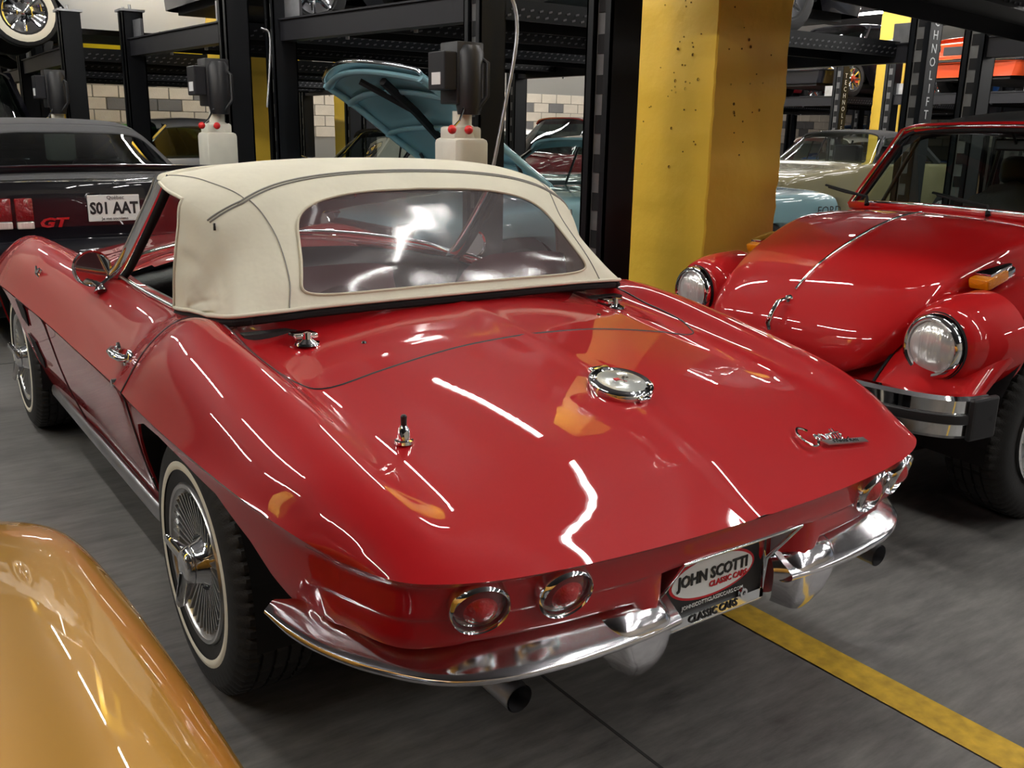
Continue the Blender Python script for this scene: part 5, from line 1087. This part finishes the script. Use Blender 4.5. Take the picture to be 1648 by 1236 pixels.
n, m_ = A_.shape[:2]; ed = np.array([A_[i, 0] for i in range(n-1, -1, -1)]+[A_[0, j] for j in range(1, m_)]+[A_[i, m_-1] for i in range(1, n)]+[A_[n-1, j] for j in range(m_-2, 0, -1)]); lay = []
for f_ in (0, .15, .4, .7, 1.):
    q = ed.copy(); q[:, 0] *= 1-.04*f_**2; zb = np.full(len(ed), .28)
    for yc in (1.0, 3.7): zb = np.maximum(zb, np.where((np.abs(ed[:, 0]) > .8) & (np.abs(ed[:, 1]-yc) < .38), .33+np.sqrt(np.clip(.38**2-(ed[:, 1]-yc)**2, 0, 9)), .28))
    q[:, 2] = ed[:, 2]*(1-f_)+np.minimum(zb, ed[:, 2])*f_; lay.append(q)
gridmesh(bm, np.array(lay)[:, list(range(len(ed)))+[0]], flip=True); fin('body', bm, 'black_paint', mu, 45)
for s in (-1, 1):
    for y in (1.0, 3.7): alloy_wheel((s*.80, y, .33), mu, s, spokes=5)
bm = bmesh.new(); P = spline([(-.86, .22, .94), (-.84, .10, 1.05), (-.6, .01, 1.075), (0, -.02, 1.085), (.6, .01, 1.075), (.84, .10, 1.05), (.86, .22, .94)], 8); tube(bm, P, .042, 10, flat=(1, .45)); fin('spoiler', bm, 'black_paint', mu, 60)
bm = bmesh.new(); P = spline([(-.90, .22, .56), (-.80, -.02, .58), (-.4, -.07, .59), (0, -.08, .59), (.4, -.07, .59), (.80, -.02, .58), (.90, .22, .56)], 8); tube(bm, P, .085, 12, flat=(.6, 1)); fin('rear_bumper', bm, 'black_paint', mu, 60)
for s in (-1, 1):
    for k in range(3):
        cx = s*(.50+.112*k); y = .0+.04*k*.5; bm = bmesh.new(); box(bm, (cx-.048, y-.022, .78), (cx+.048, y+.05, .915), bev=.008); tl = fin('tail_lamp', bm, 'lens_mid', mu, 40)
        bm = bmesh.new(); box(bm, (cx-.046, y-.024, .735), (cx+.046, y+.04, .778), bev=.006); fin('reverse_lamp', bm, 'lampglass', tl)
bm = bmesh.new(); box(bm, (-.152, -.022, .765), (.152, -.012, .925), bev=.004); pl = tag(fin('licence_plate', bm, 'white', mu), 'white and blue registration plate')
text('lettering', 'S01 AAT', .098, 'ink', basis((0, -.023, .842), (1, 0, 0), (0, 0, 1)), pl, sx=.78, ext=.001, bold=.035)
text('lettering', 'Québec', .032, 'ink', basis((.01, -.023, .908), (1, 0, 0), (0, 0, 1)), pl)
text('lettering', 'Je me souviens', .026, 'ink', basis((0, -.023, .782), (1, 0, 0), (0, 0, 1)), pl)
text('lettering', 'GT', .075, 'lens_bright', basis((-.355, -.006, .765), (1, 0, 0), (0, 0, 1)), mu, sx=1.5, ext=.003, shear=.25, bold=.04)
bm = bmesh.new(); lathe(bm, [(-.01, .012), (-.004, .014)], 16, (.02, 0, .99), axis='Y'); fin('lid_lock', bm, 'chrome', mu)
TT = [[(0,.72,1.02),(.35,.72,1.02),(.58,.76,1.015),(.70,.86,1.0)],
      [(0,1.0,1.17),(.33,1.0,1.165),(.54,1.04,1.15),(.655,1.12,1.11)],
      [(0,1.30,1.30),(.32,1.30,1.295),(.50,1.33,1.275),(.61,1.38,1.22)],
      [(0,1.55,1.365),(.30,1.55,1.36),(.48,1.56,1.34),(.585,1.6,1.28)],
      [(0,2.1,1.385),(.30,2.1,1.38),(.48,2.1,1.36),(.575,2.1,1.30)],
      [(0,2.7,1.35),(.30,2.7,1.345),(.48,2.66,1.325),(.575,2.6,1.27)]]
GT_ = Grid(TT, mirror=True); bm = bmesh.new(); NN = 60; ang = [2*PI*k/NN for k in range(NN)]
def w2(t):
    c, s_ = math.cos(t), math.sin(t); e = .4; b = math.copysign(abs(s_)**e, s_); return 1.05+.80*b, 3+math.copysign(abs(c)**e, c)*(2.25-.12*b)
def o2(t):
    c, s_ = math.cos(t), math.sin(t); k = max(abs(c), abs(s_)); return 1.25+1.25*s_/k, 3+3*c/k
rr = []
for q in np.linspace(0, 1, 6):
    i = [o2(t)[0]*(1-q)+w2(t)[0]*q for t in ang]; j = [o2(t)[1]*(1-q)+w2(t)[1]*q for t in ang]; rr.append(GT_(np.array(i), np.array(j)))
rr = np.array(rr); rr = np.concatenate([rr, rr[:, :1]], 1); gridmesh(bm, rr)
gridmesh(bm, GT_(np.linspace(2.5, 5, 24)[:, None], np.linspace(0, 6, 40)[None, :]))
for s in (-1, 1):
    q = Grid([[(s*.70,.86,1.0),(s*.74,1.0,.99),(s*.76,1.2,.985)],[(s*.655,1.12,1.11),(s*.68,1.2,1.09),(s*.70,1.32,1.07)],[(s*.61,1.38,1.22),(s*.63,1.42,1.19),(s*.65,1.50,1.16)],[(s*.585,1.6,1.28),(s*.60,1.62,1.26),(s*.61,1.64,1.24)]])
    gridmesh(bm, q(np.linspace(0, 3, 14)[:, None], np.linspace(0, 2, 8)[None, :]), flip=(s < 0))
mt_ = fin('fabric_top', bm, 'greytop', mu, 70, 1e-3); mt_.modifiers.new('thick', 'SOLIDIFY').thickness = .012
bm = bmesh.new(); K = 5; wi = np.array([[((1-k/K)*1.05+w2(t)[0]*k/K), ((1-k/K)*3+w2(t)[1]*k/K)] for k in range(K+1) for t in ang]).reshape(K+1, NN, 2); P = GT_(wi[..., 0], wi[..., 1]); P = np.concatenate([P, P[:, :1]], 1); gridmesh(bm, P); fin('rear_window', bm, 'tint', mt_, 80)
for s in (-1, 1):
    bm = bmesh.new(); q = [(s*.75, 1.3, .99), (s*.76, 2.9, .97), (s*.585, 2.62, 1.27), (s*.62, 1.62, 1.24)]; bm.faces.new([bm.verts.new(p) for p in (q if s > 0 else q[::-1])]); fin('side_glass', bm, 'tint', mu)
    bm = bmesh.new(); box(bm, (s*.36-.2, 1.9, .5), (s*.36+.2, 2.05, 1.08), bev=.05); fin('seat_back', bm, 'seat_red' if False else 'interior', mu)
bm = bmesh.new(); gridmesh(bm, Grid([[(0, 2.7, 1.35), (.30, 2.7, 1.345), (.48, 2.66, 1.325), (.575, 2.6, 1.27)], [(0, 3.25, .98), (.4, 3.22, .98), (.65, 3.12, .975), (.76, 2.95, .965)]], mirror=True)(np.linspace(0, 1, 5)[:, None], np.linspace(0, 6, 20)[None, :])); fin('windscreen', bm, 'tint', mu, 60)
bm = bmesh.new(); box(bm, (-.7, .1, .2), (.7, 4.4, .3)); fin('underbody', bm, 'matte', mu)
# ------------------------------------------------------------------ the blue car with its bonnet up (faces -X)
fo = car('coupe', (6.32, 5.28), R90, 'ford_blue', 'light blue sixties car with its bonnet raised, behind the pillar', H=1.33, cab=(1.15, 3.15), top=None, belt=.88, hood=.84, tail=.87, glass='glass', rsl=.55, wsl=.6)
HD = [[(0,3.42,1.03),(.35,3.41,1.02),(.66,3.38,.99),(.72,3.37,.96)],[(0,3.85,1.32),(.35,3.85,1.31),(.68,3.83,1.28),(.74,3.82,1.25)],[(0,4.28,1.60),(.35,4.27,1.59),(.69,4.22,1.55),(.75,4.2,1.52)],[(0,4.66,1.80),(.35,4.62,1.78),(.69,4.52,1.73),(.75,4.5,1.70)]]
GHd = Grid(HD, mirror=True); bm = bmesh.new(); gridmesh(bm, GHd(np.linspace(0, 3, 24)[:, None], np.linspace(0, 6, 30)[None, :])); solidify(bm, .012); bo = fin('bonnet', bm, 'ford_blue', fo, 50)
for i in (.35, 1.25, 2.15, 2.8):
    bm = bmesh.new(); tube(bm, [GHd(i, j)+np.array((0, .03, -.03)) for j in np.linspace(.2, 5.8, 20)], .035, 8, flat=(1, .6)); fin('bonnet_rib', bm, 'ford_blue', bo, 60)
for j in (.25, 5.75):
    bm = bmesh.new(); tube(bm, [GHd(i, j)+np.array((0, .02, -.025)) for i in np.linspace(.05, 2.95, 20)], .028, 8); fin('bonnet_rib', bm, 'ford_blue', bo, 60)
bm = bmesh.new(); tube(bm, [GHd(1.0, 3)+np.array((0, .05, -.05)), GHd(1.7, 2.6)+np.array((0, .05, -.05)), GHd(2.6, 2.2)+np.array((0, .05, -.05))], .03, 6); tube(bm, [GHd(1.7, 2.6)+np.array((0, .05, -.05)), GHd(2.6, 3.1)+np.array((0, .05, -.05))], .025, 6); fin('bonnet_brace', bm, 'matte', bo)
bm = bmesh.new(); tube(bm, [GHd(3, j)+np.array((0, .012, .0)) for j in np.linspace(0, 6, 24)], .016, 8); fin('bonnet_lip', bm, 'chrome', bo, 60)
for s in (-1, 1):
    bm = bmesh.new(); tube(bm, [(s*.66, 3.45, .90), (s*.68, 3.62, 1.02), (s*.68, 3.70, 1.16)], .014, 6); fin('bonnet_hinge', bm, 'black', fo)
text('lettering', 'FORD', .13, 'ink', basis((-.92, .52, .80), (0, 1, 0), (0, 0, 1)) @ Matrix.Rotation(0, 4, 'Z'), fo, sx=1.4) if False else text('lettering', 'FORD', .11, 'ink', basis((-.897, .30, .70), (0, -1, 0), (0, 0, 1)), fo, sx=1.2)
